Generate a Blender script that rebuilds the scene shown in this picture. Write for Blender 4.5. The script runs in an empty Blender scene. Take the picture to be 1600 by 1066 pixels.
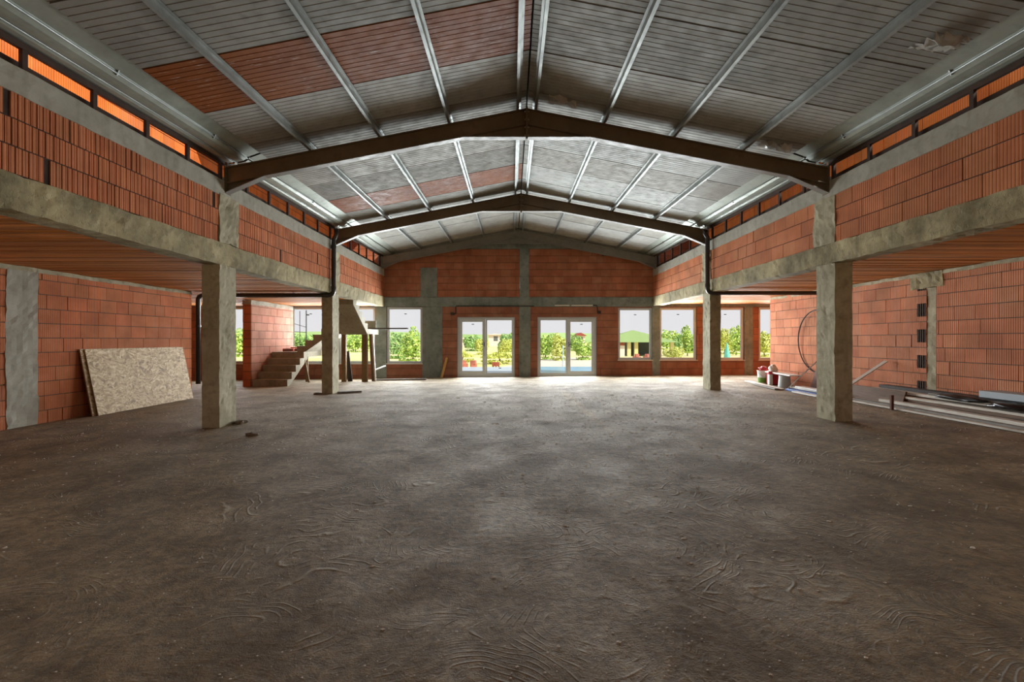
import bpy, bmesh, math, random
from mathutils import Vector, Matrix, noise

sc = bpy.context.scene
COL = sc.collection
R = random.Random(7)

# ------------------------------------------------------------------ camera, sky, sun, daylight, exposure
F = 705.0                       # focal length in pixels of the 1600 px wide frame
CZ = 1.35
cam = bpy.data.cameras.new('camera'); camo = bpy.data.objects.new('camera', cam); COL.objects.link(camo)
camo.location = (0, 0, CZ); camo.rotation_euler = (math.pi / 2, 0, 0)
cam.sensor_width = 36; cam.lens = 36 * F / 1600; cam.shift_y = -2 / 1600; cam.clip_end = 900
sc.camera = camo

def srgb(r, g, b):
    f = lambda c: (c / 255) / 12.92 if c / 255 <= .04045 else ((c / 255 + .055) / 1.055) ** 2.4
    return (f(r), f(g), f(b), 1)

w = bpy.data.worlds.new('sky'); sc.world = w; w.use_nodes = True
nt = w.node_tree; bg = nt.nodes['Background']
tc = nt.nodes.new('ShaderNodeTexCoord'); sx = nt.nodes.new('ShaderNodeSeparateXYZ'); cr = nt.nodes.new('ShaderNodeValToRGB')
nt.links.new(tc.outputs['Generated'], sx.inputs[0]); nt.links.new(sx.outputs['Z'], cr.inputs[0]); nt.links.new(cr.outputs[0], bg.inputs['Color'])
cr.color_ramp.elements[0].color = srgb(222, 220, 222); cr.color_ramp.elements[0].position = 0
cr.color_ramp.elements[1].color = srgb(206, 208, 214); cr.color_ramp.elements[1].position = .5
bg.inputs['Strength'].default_value = 1.0

sun = bpy.data.lights.new('sun', 'SUN'); suno = bpy.data.objects.new('sun', sun); COL.objects.link(suno)
sun.energy = 5.0; sun.angle = math.radians(1.5); sun.color = (1, .95, .86)
suno.rotation_euler = Vector((-.7, .5, -.75)).to_track_quat('-Z', 'Y').to_euler()   # from behind the hall, high

def daylight_fill(name, loc, sxy, direction, power, color=(.90, .97, 1), spread=150):
    l = bpy.data.lights.new(name, 'AREA'); l.shape = 'RECTANGLE'; l.size, l.size_y = sxy; l.energy = power; l.color = color; l.spread = math.radians(spread)
    o = bpy.data.objects.new(name, l); COL.objects.link(o); o.location = loc
    o.rotation_euler = Vector(direction).to_track_quat('-Z', 'Y').to_euler()
    return o

YF = 16.4                       # inner face of the far wall
WIN = {  # far-wall openings x0, x1, z0, z1
    1: (-11.2, -9.72, .49, 2.54), 2: (-8.05, -6.70, .49, 2.54), 3: (-6.30, -4.98, .49, 2.54), 4: (-4.56, -3.26, .49, 2.54),
    5: (3.86, 5.10, .62, 2.51), 6: (5.37, 6.72, .62, 2.52), 7: (7.10, 8.44, .62, 2.52), 8: (8.98, 10.4, .62, 2.53)}
DOOR = {1: (-1.99, .105, -.02, 2.175), 2: (.93, 3.08, -.02, 2.175)}
KW = 56.0                       # daylight per square metre of opening
for k, (a, b, c, d) in list(WIN.items()) + [(10 + k, v) for k, v in DOOR.items()]:
    daylight_fill('daylight_fill', ((a + b) / 2, YF + .03, (c + d) / 2), (b - a - .16, d - c - .16), (0, -1, 0), KW * (.5 if k in (1, 2) else .65 if k in (7, 8) else .8 if k > 10 else 1.1) * (b - a) * (d - c))
AISLE = (-2.2, 2.4, .5, 2.3); FILL_GAP_R = (-2.2, 2.4, .5, 2.3)          # unseen openings added for fill light in both aisle walls, beside and behind the camera
daylight_fill('daylight_fill', (-8.20, .1, 1.4), (4.4, 1.7), (1, 0, 0), 52, (1, .97, .84), 160)  # fill lamp added at the made-up left opening
daylight_fill('daylight_fill', (8.05, .1, 1.4), (4.4, 1.7), (-1, 0, 0), 58, (1, .97, .84), 160)  # matching added fill lamp on the right side
sc.view_settings.view_transform = 'Standard'; sc.view_settings.look = 'None'
sc.view_settings.gamma = 1; sc.view_settings.use_curve_mapping = False
sc.view_settings.exposure = 0.22

# ------------------------------------------------------------------ materials
class NT:
    def __init__(s, name):
        s.m = bpy.data.materials.new(name); s.m.use_nodes = True; s.t = s.m.node_tree
        s.b = s.t.nodes['Principled BSDF']; s.out = s.t.nodes['Material Output']
    def n(s, typ, **kw):
        x = s.t.nodes.new('ShaderNode' + typ)
        for k, v in kw.items():
            if k in x.inputs.keys() if hasattr(x.inputs, 'keys') else False: s.set(x.inputs[k], v)
            else: setattr(x, k, v)
        return x
    def set(s, inp, v):
        if isinstance(v, bpy.types.NodeSocket): s.t.links.new(v, inp)
        else: inp.default_value = v
    def math(s, op, a, b=0, c=None):
        x = s.t.nodes.new('ShaderNodeMath'); x.operation = op
        s.set(x.inputs[0], a); s.set(x.inputs[1], b)
        if c is not None: s.set(x.inputs[2], c)
        return x.outputs[0]
    def coord(s): 
        return s.n('TexCoord').outputs['Object']
    def world(s):
        return s.n('NewGeometry').outputs['Position']
    def mapped(s, v, scale):
        x = s.t.nodes.new('ShaderNodeMapping'); s.set(x.inputs['Vector'], v); x.inputs['Scale'].default_value = scale
        return x.outputs[0]
    def noise(s, v, scale, detail=4, rough=.55, dist=0):
        x = s.t.nodes.new('ShaderNodeTexNoise'); s.set(x.inputs['Vector'], v)
        x.inputs['Scale'].default_value = scale; x.inputs['Detail'].default_value = detail
        x.inputs['Roughness'].default_value = rough; x.inputs['Distortion'].default_value = dist
        return x.outputs['Fac']
    def ramp(s, f, stops):
        x = s.t.nodes.new('ShaderNodeValToRGB'); s.set(x.inputs[0], f); e = x.color_ramp.elements
        while len(e) < len(stops): e.new(.5)
        for el, (p, c) in zip(e, stops): el.position = p; el.color = c if len(c) == 4 else (*c, 1)
        return x.outputs[0]
    def mix(s, f, a, b, mode='MIX'):
        x = s.t.nodes.new('ShaderNodeMix'); x.data_type = 'RGBA'; x.blend_type = mode
        s.set(x.inputs[0], f); s.set(x.inputs[6], a); s.set(x.inputs[7], b)
        return x.outputs[2]
    def bump(s, h, strength=.3, dist=.01, normal=None):
        x = s.t.nodes.new('ShaderNodeBump'); s.set(x.inputs['Height'], h)
        x.inputs['Strength'].default_value = strength; x.inputs['Distance'].default_value = dist
        if normal is not None: s.set(x.inputs['Normal'], normal)
        return x.outputs[0]
    def done(s, color, rough=.8, metal=0, normal=None, spec=None):
        s.set(s.b.inputs['Base Color'], color); s.set(s.b.inputs['Roughness'], rough); s.set(s.b.inputs['Metallic'], metal)
        if normal is not None: s.set(s.b.inputs['Normal'], normal)
        if spec is not None: s.set(s.b.inputs['Specular IOR Level'], spec)
        return s.m

def plain(name, c, rough=.6, metal=0, var=.12, scale=6, bump=.1):
    t = NT(name); p = t.coord(); f = t.noise(p, scale)
    lo = tuple(x * (1 - var) for x in c[:3]) + (1,); hi = tuple(min(1, x * (1 + var)) for x in c[:3]) + (1,)
    return t.done(t.ramp(f, [(.3, lo), (.7, hi)]), rough, metal, t.bump(t.noise(p, scale * 8), bump, .004))

def brick_mat(name, along, base, spacing=.021, rib=.6, grey=.25):
    t = NT(name); p = t.world()
    att = t.n('VertexColor', layer_name='tint').outputs['Color']
    sep = t.n('SeparateXYZ'); t.set(sep.inputs[0], p); u = sep.outputs[along]
    s_ = t.math('SINE', t.math('MULTIPLY', u, 2 * math.pi / spacing))
    groove = t.math('POWER', t.math('MAXIMUM', t.math('MULTIPLY', s_, -1), 0), 2)
    n1 = t.noise(p, 2.2, 5); n2 = t.noise(p, 28, 4)
    c = t.mix(1, att, t.ramp(n1, [(.3, (.72, .70, .70)), (.7, (1.12, 1.08, 1.05))]), 'MULTIPLY')
    c = t.mix(t.math('MULTIPLY', groove, .7 * rib), c, tuple(x * .45 for x in base[:3]) + (1,))  # shade in the rib grooves put into the colour too
    dust = t.ramp(t.noise(p, 1.1, 6, .7), [(.52, (0, 0, 0)), (.78, (1, 1, 1))])
    c = t.mix(t.math('MULTIPLY', dust, grey), c, srgb(150, 135, 122))
    h = t.math('ADD', t.math('MULTIPLY', groove, -1 * rib), t.math('MULTIPLY', n2, .35))
    return t.done(c, .88, 0, t.bump(h, .55, .006), .25)

def concrete_mat(name, c1, c2, stain, bump=.5, rough=.85, board=0):
    t = NT(name); p = t.world()
    n1 = t.noise(p, 1.6, 6, .65); n2 = t.noise(p, 9, 5, .6); n3 = t.noise(p, 60, 3)
    c = t.ramp(n1, [(.32, c1), (.68, c2)])
    c = t.mix(t.ramp(n2, [(.5, (0, 0, 0)), (.75, (.55, .55, .55))]), c, stain)
    streak = t.noise(t.mapped(p, (7, 7, .5)), 1, 4)
    c = t.mix(t.ramp(streak, [(.55, (0, 0, 0)), (.8, (.45, .45, .45))]), c, tuple(x * .55 for x in c1[:3]) + (1,))
    pits = t.ramp(t.noise(p, 22, 3, .6), [(.28, (0, 0, 0)), (.40, (1, 1, 1))])
    h = t.math('ADD', t.math('ADD', t.math('MULTIPLY', n2, .6), t.math('MULTIPLY', n3, .25)), t.math('MULTIPLY', pits, .35))
    return t.done(c, rough, 0, t.bump(h, bump, .012), .3)

M = {}
BR = (.56, .19, .082)
M['brick_y'] = brick_mat('hollow brick', 'Y', BR, .032, 1.0)
M['brick_y_rib'] = brick_mat('ribbed brick', 'Y', BR, .036, .9)
M['brick_y_right'] = brick_mat('ribbed brick right', 'Y', BR, .034, 1.35, .32)
M['brick_x'] = brick_mat('hollow brick far', 'X', (.42, .11, .05), .024, .5, .35)
M['mortar'] = plain('mortar', srgb(88, 74, 62), .95, 0, .3, 5, .6)
M['mortar_dark'] = plain('dark joint', srgb(58, 42, 34), .95, 0, .3, 5, .6)
M['concrete'] = concrete_mat('concrete', srgb(142, 134, 108), srgb(182, 173, 146), srgb(92, 82, 58))
M['concrete_rough'] = concrete_mat('rough concrete', srgb(112, 102, 74), srgb(178, 164, 126), srgb(64, 55, 38), 1.0)
M['concrete_smooth'] = concrete_mat('smooth concrete', srgb(150, 146, 132), srgb(172, 168, 154), srgb(128, 122, 106), .25)
M['concrete_grey'] = concrete_mat('grey concrete', srgb(106, 116, 112), srgb(142, 150, 144), srgb(78, 84, 78), .4)
M['concrete_stair'] = concrete_mat('stair concrete', srgb(132, 124, 106), srgb(160, 152, 134), srgb(100, 92, 76), .3)

def floor_mat():
    t = NT('dirty concrete screed'); p = t.world()
    big = t.noise(p, .35, 5, .6, .6); med = t.noise(p, 1.6, 6, .65, .4); fine = t.noise(p, 16, 6, .7); grit = t.noise(p, 110, 3, .6)
    c = t.ramp(big, [(.30, srgb(138, 118, 88)), (.52, srgb(164, 144, 112)), (.74, srgb(188, 174, 150))])
    c = t.mix(t.ramp(med, [(.40, (0, 0, 0)), (.66, (.9, .9, .9))]), c, srgb(104, 84, 58))
    c = t.mix(t.ramp(fine, [(.4, (.6, .6, .6)), (.6, (0, 0, 0))]), c, srgb(88, 76, 62))
    c = t.mix(t.ramp(grit, [(.66, (0, 0, 0)), (.74, (.6, .6, .6))]), c, srgb(176, 168, 156))
    # trowel swirls: rings round scattered centres
    warp = t.n('VectorMath', operation='ADD'); t.set(warp.inputs[0], p)
    nz = t.n('TexNoise'); t.set(nz.inputs['Vector'], p); nz.inputs['Scale'].default_value = 1.3
    sc_ = t.n('VectorMath', operation='SCALE'); t.set(sc_.inputs[0], nz.outputs['Color']); sc_.inputs['Scale'].default_value = .9
    t.set(warp.inputs[1], sc_.outputs[0])
    v = t.n('TexVoronoi'); t.set(v.inputs['Vector'], t.mapped(warp.outputs[0], (1, 1.25, 0))); v.inputs['Scale'].default_value = .95
    rings = t.math('SINE', t.math('MULTIPLY', v.outputs['Distance'], 150))
    rings = t.math('POWER', t.math('MAXIMUM', rings, 0), 4)
    mask = t.ramp(t.noise(p, .9, 4, .7), [(.46, (0, 0, 0)), (.6, (1, 1, 1))])
    brk = t.ramp(t.noise(p, 7, 3, .6), [(.42, (0, 0, 0)), (.6, (1, 1, 1))])
    away = t.ramp(v.outputs['Distance'], [(.10, (0, 0, 0)), (.18, (1, 1, 1))])
    rings = t.math('MULTIPLY', t.math('MULTIPLY', t.math('MULTIPLY', rings, away), mask), brk)
    drag = t.noise(t.mapped(warp.outputs[0], (1.2, 9, 1)), 1.6, 6, .7)
    h = t.math('ADD', t.math('MULTIPLY', rings, .85), t.math('ADD', t.math('MULTIPLY', fine, .9), t.math('ADD', t.math('MULTIPLY', grit, .3), t.math('MULTIPLY', drag, .55))))
    c = t.mix(t.math('MULTIPLY', rings, .5), c, srgb(178, 166, 140))
    rough = t.ramp(med, [(.3, (.68, .68, .68)), (.7, (.9, .9, .9))])
    return t.done(c, rough, 0, t.bump(h, .8, .022), .4)
M['floor'] = floor_mat()

def clay_ceiling():
    t = NT('clay ceiling strips'); p = t.world(); att = t.n('VertexColor', layer_name='tint').outputs['Color']
    n1 = t.noise(t.mapped(p, (.8, 6, 1)), 2, 4)
    c = t.mix(1, att, t.ramp(n1, [(.3, (.7, .7, .7)), (.7, (1.15, 1.12, 1.1))]), 'MULTIPLY')
    return t.done(c, .75, 0, t.bump(t.noise(t.mapped(p, (.6, 40, 1)), 2, 3), .4, .006), .25)
M['clay'] = clay_ceiling()

def sheet(name, c1, c2, rough, metal, scratch=0, sc3=(1, 1, 1)):
    t = NT(name); p = t.world(); n1 = t.noise(t.mapped(p, sc3), 1.3, 6, .65); n2 = t.noise(t.mapped(p, sc3), 7, 5)
    c = t.ramp(n1, [(.3, c1), (.7, c2)])
    c = t.mix(t.ramp(n2, [(.55, (0, 0, 0)), (.75, (.35, .35, .35))]), c, tuple(x * .6 for x in c1[:3]) + (1,))
    if scratch:
        s_ = t.noise(t.mapped(p, (2.2, 45, 1)), 1.5, 3, .7)
        c = t.mix(t.ramp(s_, [(.64, (0, 0, 0)), (.70, (.9, .9, .9))]), c, srgb(205, 190, 180))
    r = t.ramp(n2, [(.3, (rough * .8,) * 3), (.7, (min(1, rough * 1.2),) * 3)])
    return t.done(c, r, metal, t.bump(t.noise(p, 3.2, 3), .25, .02), .4)
M['panel'] = sheet('grey roof panel', srgb(138, 136, 128), srgb(172, 171, 164), .66, .15)
M['panel_dull'] = sheet('dull roof panel', srgb(116, 114, 106), srgb(146, 144, 136), .7, .12)
M['panel_bright'] = sheet('bright roof panel', srgb(156, 157, 153), srgb(186, 188, 184), .64, .15)
M['panel_brown'] = sheet('brown roof panel', srgb(116, 58, 8), srgb(142, 78, 18), .55, .0, 1); M['panel_brown'].node_tree.nodes['Principled BSDF'].inputs['Specular IOR Level'].default_value = .2
M['joint'] = plain('panel joint', (.03, .03, .03, 1), .9)
M['galv'] = sheet('galvanised steel', srgb(128, 131, 128), srgb(164, 168, 165), .46, .6)
M['galv_sheet'] = sheet('galvanised gutter sheet', srgb(140, 146, 136), srgb(174, 180, 170), .46, .4)
M['steel_dark'] = sheet('painted dark steel', srgb(104, 90, 68), srgb(128, 114, 90), .5, .0)
M['steel_hazed'] = sheet('steel with haze painted in', srgb(122, 122, 114), srgb(146, 146, 138), .5, .1)  # lighter copy of the dark steel: far rafter's haze and light painted in
M['steel_flange'] = sheet('grey steel flange', srgb(120, 116, 110), srgb(142, 140, 134), .45, .2)
M['timber_dark'] = plain('dark timber', srgb(66, 46, 34), .85, 0, .3, 8, .4)
def wood(name, a, b, rough=.75):
    t = NT(name); p = t.coord(); n = t.noise(t.mapped(p, (14, 1.2, 14)), 2.2, 6, .6, .4); n2 = t.noise(p, 2, 4)
    c = t.mix(t.ramp(n2, [(.4, (0, 0, 0)), (.7, (.5, .5, .5))]), t.ramp(n, [(.3, a), (.7, b)]), tuple(x * .6 for x in a[:3]) + (1,))
    return t.done(c, rough, 0, t.bump(n, .3, .004))
M['plank_pale'] = wood('weathered pale plank', srgb(184, 175, 160), srgb(234, 228, 216))
M['plank_grey'] = wood('weathered grey plank', srgb(104, 98, 92), srgb(150, 144, 136))
M['plank_brown'] = wood('old brown plank', srgb(76, 54, 38), srgb(124, 92, 64))
M['plank_dark'] = wood('dark stained plank', srgb(40, 34, 30), srgb(70, 60, 52))
M['prop'] = wood('timber prop', srgb(104, 84, 58), srgb(150, 124, 84))
M['prop_yellow'] = wood('yellow batten', srgb(170, 130, 70), srgb(205, 165, 100))
def osb():
    t = NT('strand board'); p = t.coord()
    v = t.n('TexVoronoi'); 
    nz = t.n('TexNoise'); t.set(nz.inputs['Vector'], p); nz.inputs['Scale'].default_value = 2.5
    wv = t.n('VectorMath', operation='ADD'); s2 = t.n('VectorMath', operation='SCALE'); t.set(s2.inputs[0], nz.outputs['Color']); s2.inputs['Scale'].default_value = .35
    t.set(wv.inputs[0], p); t.set(wv.inputs[1], s2.outputs[0])
    t.set(v.inputs['Vector'], t.mapped(wv.outputs[0], (1, 16, 46))); v.inputs['Scale'].default_value = 1.0
    v2 = t.n('TexVoronoi'); t.set(v2.inputs['Vector'], t.mapped(wv.outputs[0], (1, 30, 22))); v2.inputs['Scale'].default_value = 1.0
    g1 = t.n('SeparateXYZ'); t.set(g1.inputs[0], v.outputs['Color']); g2 = t.n('SeparateXYZ'); t.set(g2.inputs[0], v2.outputs['Color'])
    f = t.math('ADD', t.math('MULTIPLY', g1.outputs[0], .6), t.math('MULTIPLY', g2.outputs[0], .4))
    c = t.ramp(f, [(.05, srgb(122, 96, 62)), (.35, srgb(176, 148, 106)), (.65, srgb(202, 178, 138)), (.95, srgb(232, 214, 180))])
    return t.done(c, .62, 0, t.bump(f, .3, .003))
M['osb'] = osb()
M['osb_edge'] = plain('strand board edge', srgb(150, 118, 76), .8, 0, .2, 20)
M['pvc'] = plain('white window plastic', srgb(190, 200, 208), .35, 0, .04)
M['black_rubber'] = plain('black plastic', srgb(26, 25, 25), .35, 0, .2)
M['pipe_grey'] = plain('dark grey drain pipe', srgb(52, 48, 44), .28, 0, .1)
M['white'] = plain('white paint', srgb(214, 212, 206), .5, 0, .06)
M['red'] = plain('red plastic', srgb(178, 36, 44), .45, 0, .1)
M['green'] = plain('green print', srgb(98, 140, 40), .45, 0, .15)
M['grey_plastic'] = plain('grey plastic', srgb(168, 170, 168), .5, 0, .08)
M['blue'] = plain('blue plastic', srgb(40, 84, 150), .5, 0, .15)
M['brown_board'] = plain('brown board', srgb(96, 58, 42), .8, 0, .2)
M['foam'] = plain('pale grey foam', srgb(168, 178, 184), .7, 0, .05)
M['crumb'] = plain('mortar crumb', srgb(238, 234, 224), .9, 0, .15, 40)
M['clod'] = plain('dark clod', srgb(104, 88, 70), .95, 0, .3, 20)
M['steel_bolt'] = plain('zinc bolt', srgb(150, 150, 146), .4, .8)
def glass():
    t = NT('window glass'); tr = t.n('BsdfTransparent'); gl = t.n('BsdfGlossy'); gl.inputs['Roughness'].default_value = .02
    lw = t.n('LayerWeight'); lw.inputs['Blend'].default_value = .25; mx = t.n('MixShader')
    tr.inputs['Color'].default_value = (.97, .98, .98, 1)
    t.set(mx.inputs[0], t.math('MULTIPLY', lw.outputs['Fresnel'], .5)); t.set(mx.inputs[1], tr.outputs[0]); t.set(mx.inputs[2], gl.outputs[0])
    t.t.links.new(mx.outputs[0], t.out.inputs[0]); return t.m
M['glass'] = glass()
def film():
    t = NT('torn clear film'); t.b.inputs['Alpha'].default_value = .5
    return t.done(srgb(214, 210, 200), .2, 0, t.bump(t.noise(t.coord(), 14, 3), .8, .02))
M['film'] = film()
def leaf(name, a, b, c):
    t = NT(name); i = t.n('VertexColor', layer_name='tint').outputs['Color']
    s_ = t.n('SeparateXYZ'); t.set(s_.inputs[0], i)
    col = t.ramp(s_.outputs[0], [(.1, a), (.5, b), (.95, c)])
    m = t.done(col, .6); t.b.inputs['Transmission Weight'].default_value = 0
    return m
M['leaf'] = leaf('leaves', srgb(120, 160, 62), srgb(176, 208, 96), srgb(216, 232, 130))
M['leaf_dark'] = leaf('darker leaves', srgb(92, 136, 72), srgb(140, 184, 100), srgb(186, 216, 130))
M['leaf_yellow'] = leaf('yellow green leaves', srgb(168, 178, 66), srgb(208, 214, 100), srgb(234, 236, 150))
M['bark'] = plain('bark', srgb(110, 86, 60), .9, 0, .3)
def field():
    t = NT('dry field'); p = t.world(); n = t.noise(t.mapped(p, (.25, .6, 1)), .35, 6, .65); n2 = t.noise(p, 4, 5, .7)
    c = t.ramp(n, [(.3, srgb(214, 208, 130)), (.5, srgb(226, 214, 160)), (.7, srgb(228, 220, 200))])
    c = t.mix(t.ramp(n2, [(.4, (0, 0, 0)), (.7, (.6, .6, .6))]), c, srgb(168, 180, 84))
    return t.done(c, .95, 0, t.bump(n2, .6, .1))
M['field'] = field()
M['gravel'] = plain('pale gravel', srgb(206, 198, 186), .95, 0, .1, 2, .5)
M['hill'] = plain('distant green slope', srgb(150, 176, 112), .95, 0, .15, .05)
M['terrace'] = plain('pale terrace concrete', srgb(176, 190, 202), .4, 0, .08, 2)  # sky reflection put into the slab colour as pale blue
M['pool'] = plain('blue pool liner', srgb(120, 170, 206), .25, 0, .08, 2)
M['roof_green'] = plain('green roof', srgb(138, 162, 100), .6, 0, .06)
M['roof_red'] = plain('red roof tile', srgb(150, 72, 58), .8, 0, .1)
M['house_wall'] = plain('pale house wall', srgb(222, 208, 198), .85, 0, .05)
M['yellow_wall'] = plain('cream wall', srgb(222, 206, 150), .85, 0, .05)
M['dark_void'] = plain('dark opening', srgb(96, 100, 102), .6, 0, .1)
M['turquoise'] = plain('turquoise fabric', srgb(110, 200, 176), .7, 0, .08)
M['brick_red'] = plain('red brick', srgb(160, 84, 62), .9, 0, .2, 5)
M['brick_pale'] = plain('pale red brick', srgb(190, 116, 98), .9, 0, .25, 5)
M['pole_dark'] = plain('dark pole', srgb(70, 72, 74), .6, .3, .1)
M['pale_blue'] = plain('pale blue plastic', srgb(190, 214, 222), .5, 0, .05)

# ------------------------------------------------------------------ mesh helpers
def quadbox(bm, pts, mi=0, tint=None, lay=None):
    """8 corners: bottom 4 counter-clockwise then top 4."""
    v = [bm.verts.new(p) for p in pts]
    fs = []
    for q in ((3, 2, 1, 0), (4, 5, 6, 7), (0, 1, 5, 4), (1, 2, 6, 5), (2, 3, 7, 6), (3, 0, 4, 7)):
        f = bm.faces.new([v[i] for i in q]); f.material_index = mi; fs.append(f)
        if lay is not None:
            for l in f.loops: l[lay] = tint
    return fs
def box(bm, a, b, mi=0, tint=None, lay=None):
    (x0, y0, z0), (x1, y1, z1) = a, b
    x0, x1 = min(x0, x1), max(x0, x1); y0, y1 = min(y0, y1), max(y0, y1); z0, z1 = min(z0, z1), max(z0, z1)
    return quadbox(bm, [(x0, y0, z0), (x1, y0, z0), (x1, y1, z0), (x0, y1, z0), (x0, y0, z1), (x1, y0, z1), (x1, y1, z1), (x0, y1, z1)], mi, tint, lay)
def BM(): return bmesh.new()
def boxm(a, b):
    bm = BM(); box(bm, a, b); return bm
def obj(name, bm, mats, parent=None, bevel=0, smooth=False, origin=None, **props):
    """Link a mesh built in world coordinates; its origin goes to the middle of its base."""
    bmesh.ops.recalc_face_normals(bm, faces=bm.faces)
    if bevel: bmesh.ops.bevel(bm, geom=list(bm.edges), offset=bevel, segments=1, affect='EDGES', clamp_overlap=True)
    vs = [v.co for v in bm.verts]
    lo = Vector([min(c[i] for c in vs) for i in range(3)]); hi = Vector([max(c[i] for c in vs) for i in range(3)])
    o0 = Vector(origin) if origin else Vector(((lo.x + hi.x) / 2, (lo.y + hi.y) / 2, lo.z))
    bmesh.ops.translate(bm, verts=bm.verts, vec=-o0)
    me = bpy.data.meshes.new(name); bm.to_mesh(me); bm.free()
    for m in (mats if isinstance(mats, (list, tuple)) else [mats]): me.materials.append(M[m])
    if smooth:
        for p in me.polygons: p.use_smooth = True
    o = bpy.data.objects.new(name, me); COL.objects.link(o)
    if parent is not None:
        base = parent.location.copy(); q = parent.parent
        while q is not None: base += q.location; q = q.parent
        o.parent = parent; o.location = o0 - base
    else: o.location = o0
    for k, v in props.items(): o[k] = v
    return o
def tag(o, label, cat, group=None):
    o['label'] = label; o['category'] = cat
    if group: o['group'] = group
    return o
def thing(name, label, cat, loc, group=None):
    o = bpy.data.objects.new(name, None); COL.objects.link(o); o.location = loc; o.empty_display_size = .2
    return tag(o, label, cat, group)
def struct(name, bm, mats, **kw):
    o = obj(name, bm, mats, **kw); o['kind'] = 'structure'; return o
def rough_box(a, b, amp=.008, seg=.12, seed=0, big=0):
    """A cast-concrete block: subdivided and slightly uneven."""
    bm = BM(); dims = [abs(b[i] - a[i]) for i in range(3)]; n = [max(1, int(round(d / seg))) for d in dims]
    lo = [min(a[i], b[i]) for i in range(3)]; cache = {}
    def vert(i, j, k):
        if (i, j, k) not in cache:
            p = Vector((lo[0] + dims[0] * i / n[0], lo[1] + dims[1] * j / n[1], lo[2] + dims[2] * k / n[2]))
            q = p * 3.1 + Vector((seed, seed * 2, 0)); d = noise.noise_vector(q) * amp + noise.noise_vector(p * 12 + Vector((seed, 0, 0))) * amp * .6
            if big:
                e = noise.noise(p * 5 + Vector((0, seed, 3)))
                if e > .35: d += noise.noise_vector(q * 3) * big
            cache[(i, j, k)] = bm.verts.new(p + d)
        return cache[(i, j, k)]
    for ax in range(3):
        u, v = (ax + 1) % 3, (ax + 2) % 3
        for s in (0, n[ax]):
            for iu in range(n[u]):
                for iv in range(n[v]):
                    q = []
                    for du, dv in ((0, 0), (1, 0), (1, 1), (0, 1)):
                        t = [0, 0, 0]; t[ax] = s; t[u] = iu + du; t[v] = iv + dv; q.append(vert(*t))
                    bm.faces.new(q)
    return bm
def prism_y(bm, poly, y0, y1, dz=lambda y: 0, mi=0):
    """polygon in x,z extruded along y"""
    A = [bm.verts.new((x, y0, z + dz(y0))) for x, z in poly]; B = [bm.verts.new((x, y1, z + dz(y1))) for x, z in poly]
    n = len(poly)
    for f in ([A[::-1], B] + [[A[i], A[(i + 1) % n], B[(i + 1) % n], B[i]] for i in range(n)]):
        q = bm.faces.new(f); q.material_index = mi
def sheet_y(bm, prof, y0, y1, th=.004, dz=lambda y: 0, mi=0):
    """thin folded sheet: open profile in x,z thickened upward"""
    for (xa, za), (xb, zb) in zip(prof[:-1], prof[1:]):
        d = Vector((xb - xa, 0, zb - za)); nrm = Vector((-d.z, 0, d.x)).normalized() * th
        if nrm.z < 0: nrm = -nrm
        prism_y(bm, [(xa, za), (xb, zb), (xb + nrm.x, zb + nrm.z), (xa + nrm.x, za + nrm.z)], y0, y1, dz, mi)
def tube(bm, pts, r, seg=10, closed=False, cap=True):
    pts = [Vector(p) for p in pts]; n = len(pts); rings = []
    up = None
    for i, p in enumerate(pts):
        a = pts[(i - 1) % n] if (closed or i > 0) else p; c = pts[(i + 1) % n] if (closed or i < n - 1) else p
        t = (c - a).normalized()
        if up is None: up = t.orthogonal().normalized()
        up = (up - t * up.dot(t)).normalized(); s = t.cross(up)
        rr = r[i] if isinstance(r, (list, tuple)) else r
        rings.append([bm.verts.new(p + (up * math.cos(2 * math.pi * k / seg) + s * math.sin(2 * math.pi * k / seg)) * rr) for k in range(seg)])
    m = n if closed else n - 1
    for i in range(m):
        A, B = rings[i], rings[(i + 1) % n]
        for k in range(seg): bm.faces.new([A[k], A[(k + 1) % seg], B[(k + 1) % seg], B[k]])
    if cap and not closed: bm.faces.new(rings[0][::-1]); bm.faces.new(rings[-1])
def lathe(bm, c, prof, seg=24):
    """prof: (radius, z) from bottom to top round a vertical axis"""
    rings = [[bm.verts.new((c[0] + r * math.cos(2 * math.pi * k / seg), c[1] + r * math.sin(2 * math.pi * k / seg), c[2] + z)) for k in range(seg)] for r, z in prof]
    for A, B in zip(rings[:-1], rings[1:]):
        for k in range(seg): bm.faces.new([A[k], A[(k + 1) % seg], B[(k + 1) % seg], B[k]])
    bm.faces.new(rings[0][::-1]); bm.faces.new(rings[-1])
def bar(bm, p, q, wdt, th, up=(0, 0, 1)):
    """rectangular bar from p to q"""
    p, q = Vector(p), Vector(q); t = (q - p).normalized(); s = t.cross(Vector(up)).normalized(); u = s.cross(t)
    P = [[c + s * (a * wdt / 2) + u * (b * th / 2) for a, b in ((-1, -1), (1, -1), (1, 1), (-1, 1))] for c in (p, q)]
    v = [[bm.verts.new(x) for x in row] for row in P]
    bm.faces.new(v[0][::-1]); bm.faces.new(v[1])
    for k in range(4): bm.faces.new([v[0][k], v[0][(k + 1) % 4], v[1][(k + 1) % 4], v[1][k]])
def fz(x): return .01 * x            # the screed rises slightly to the right

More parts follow.
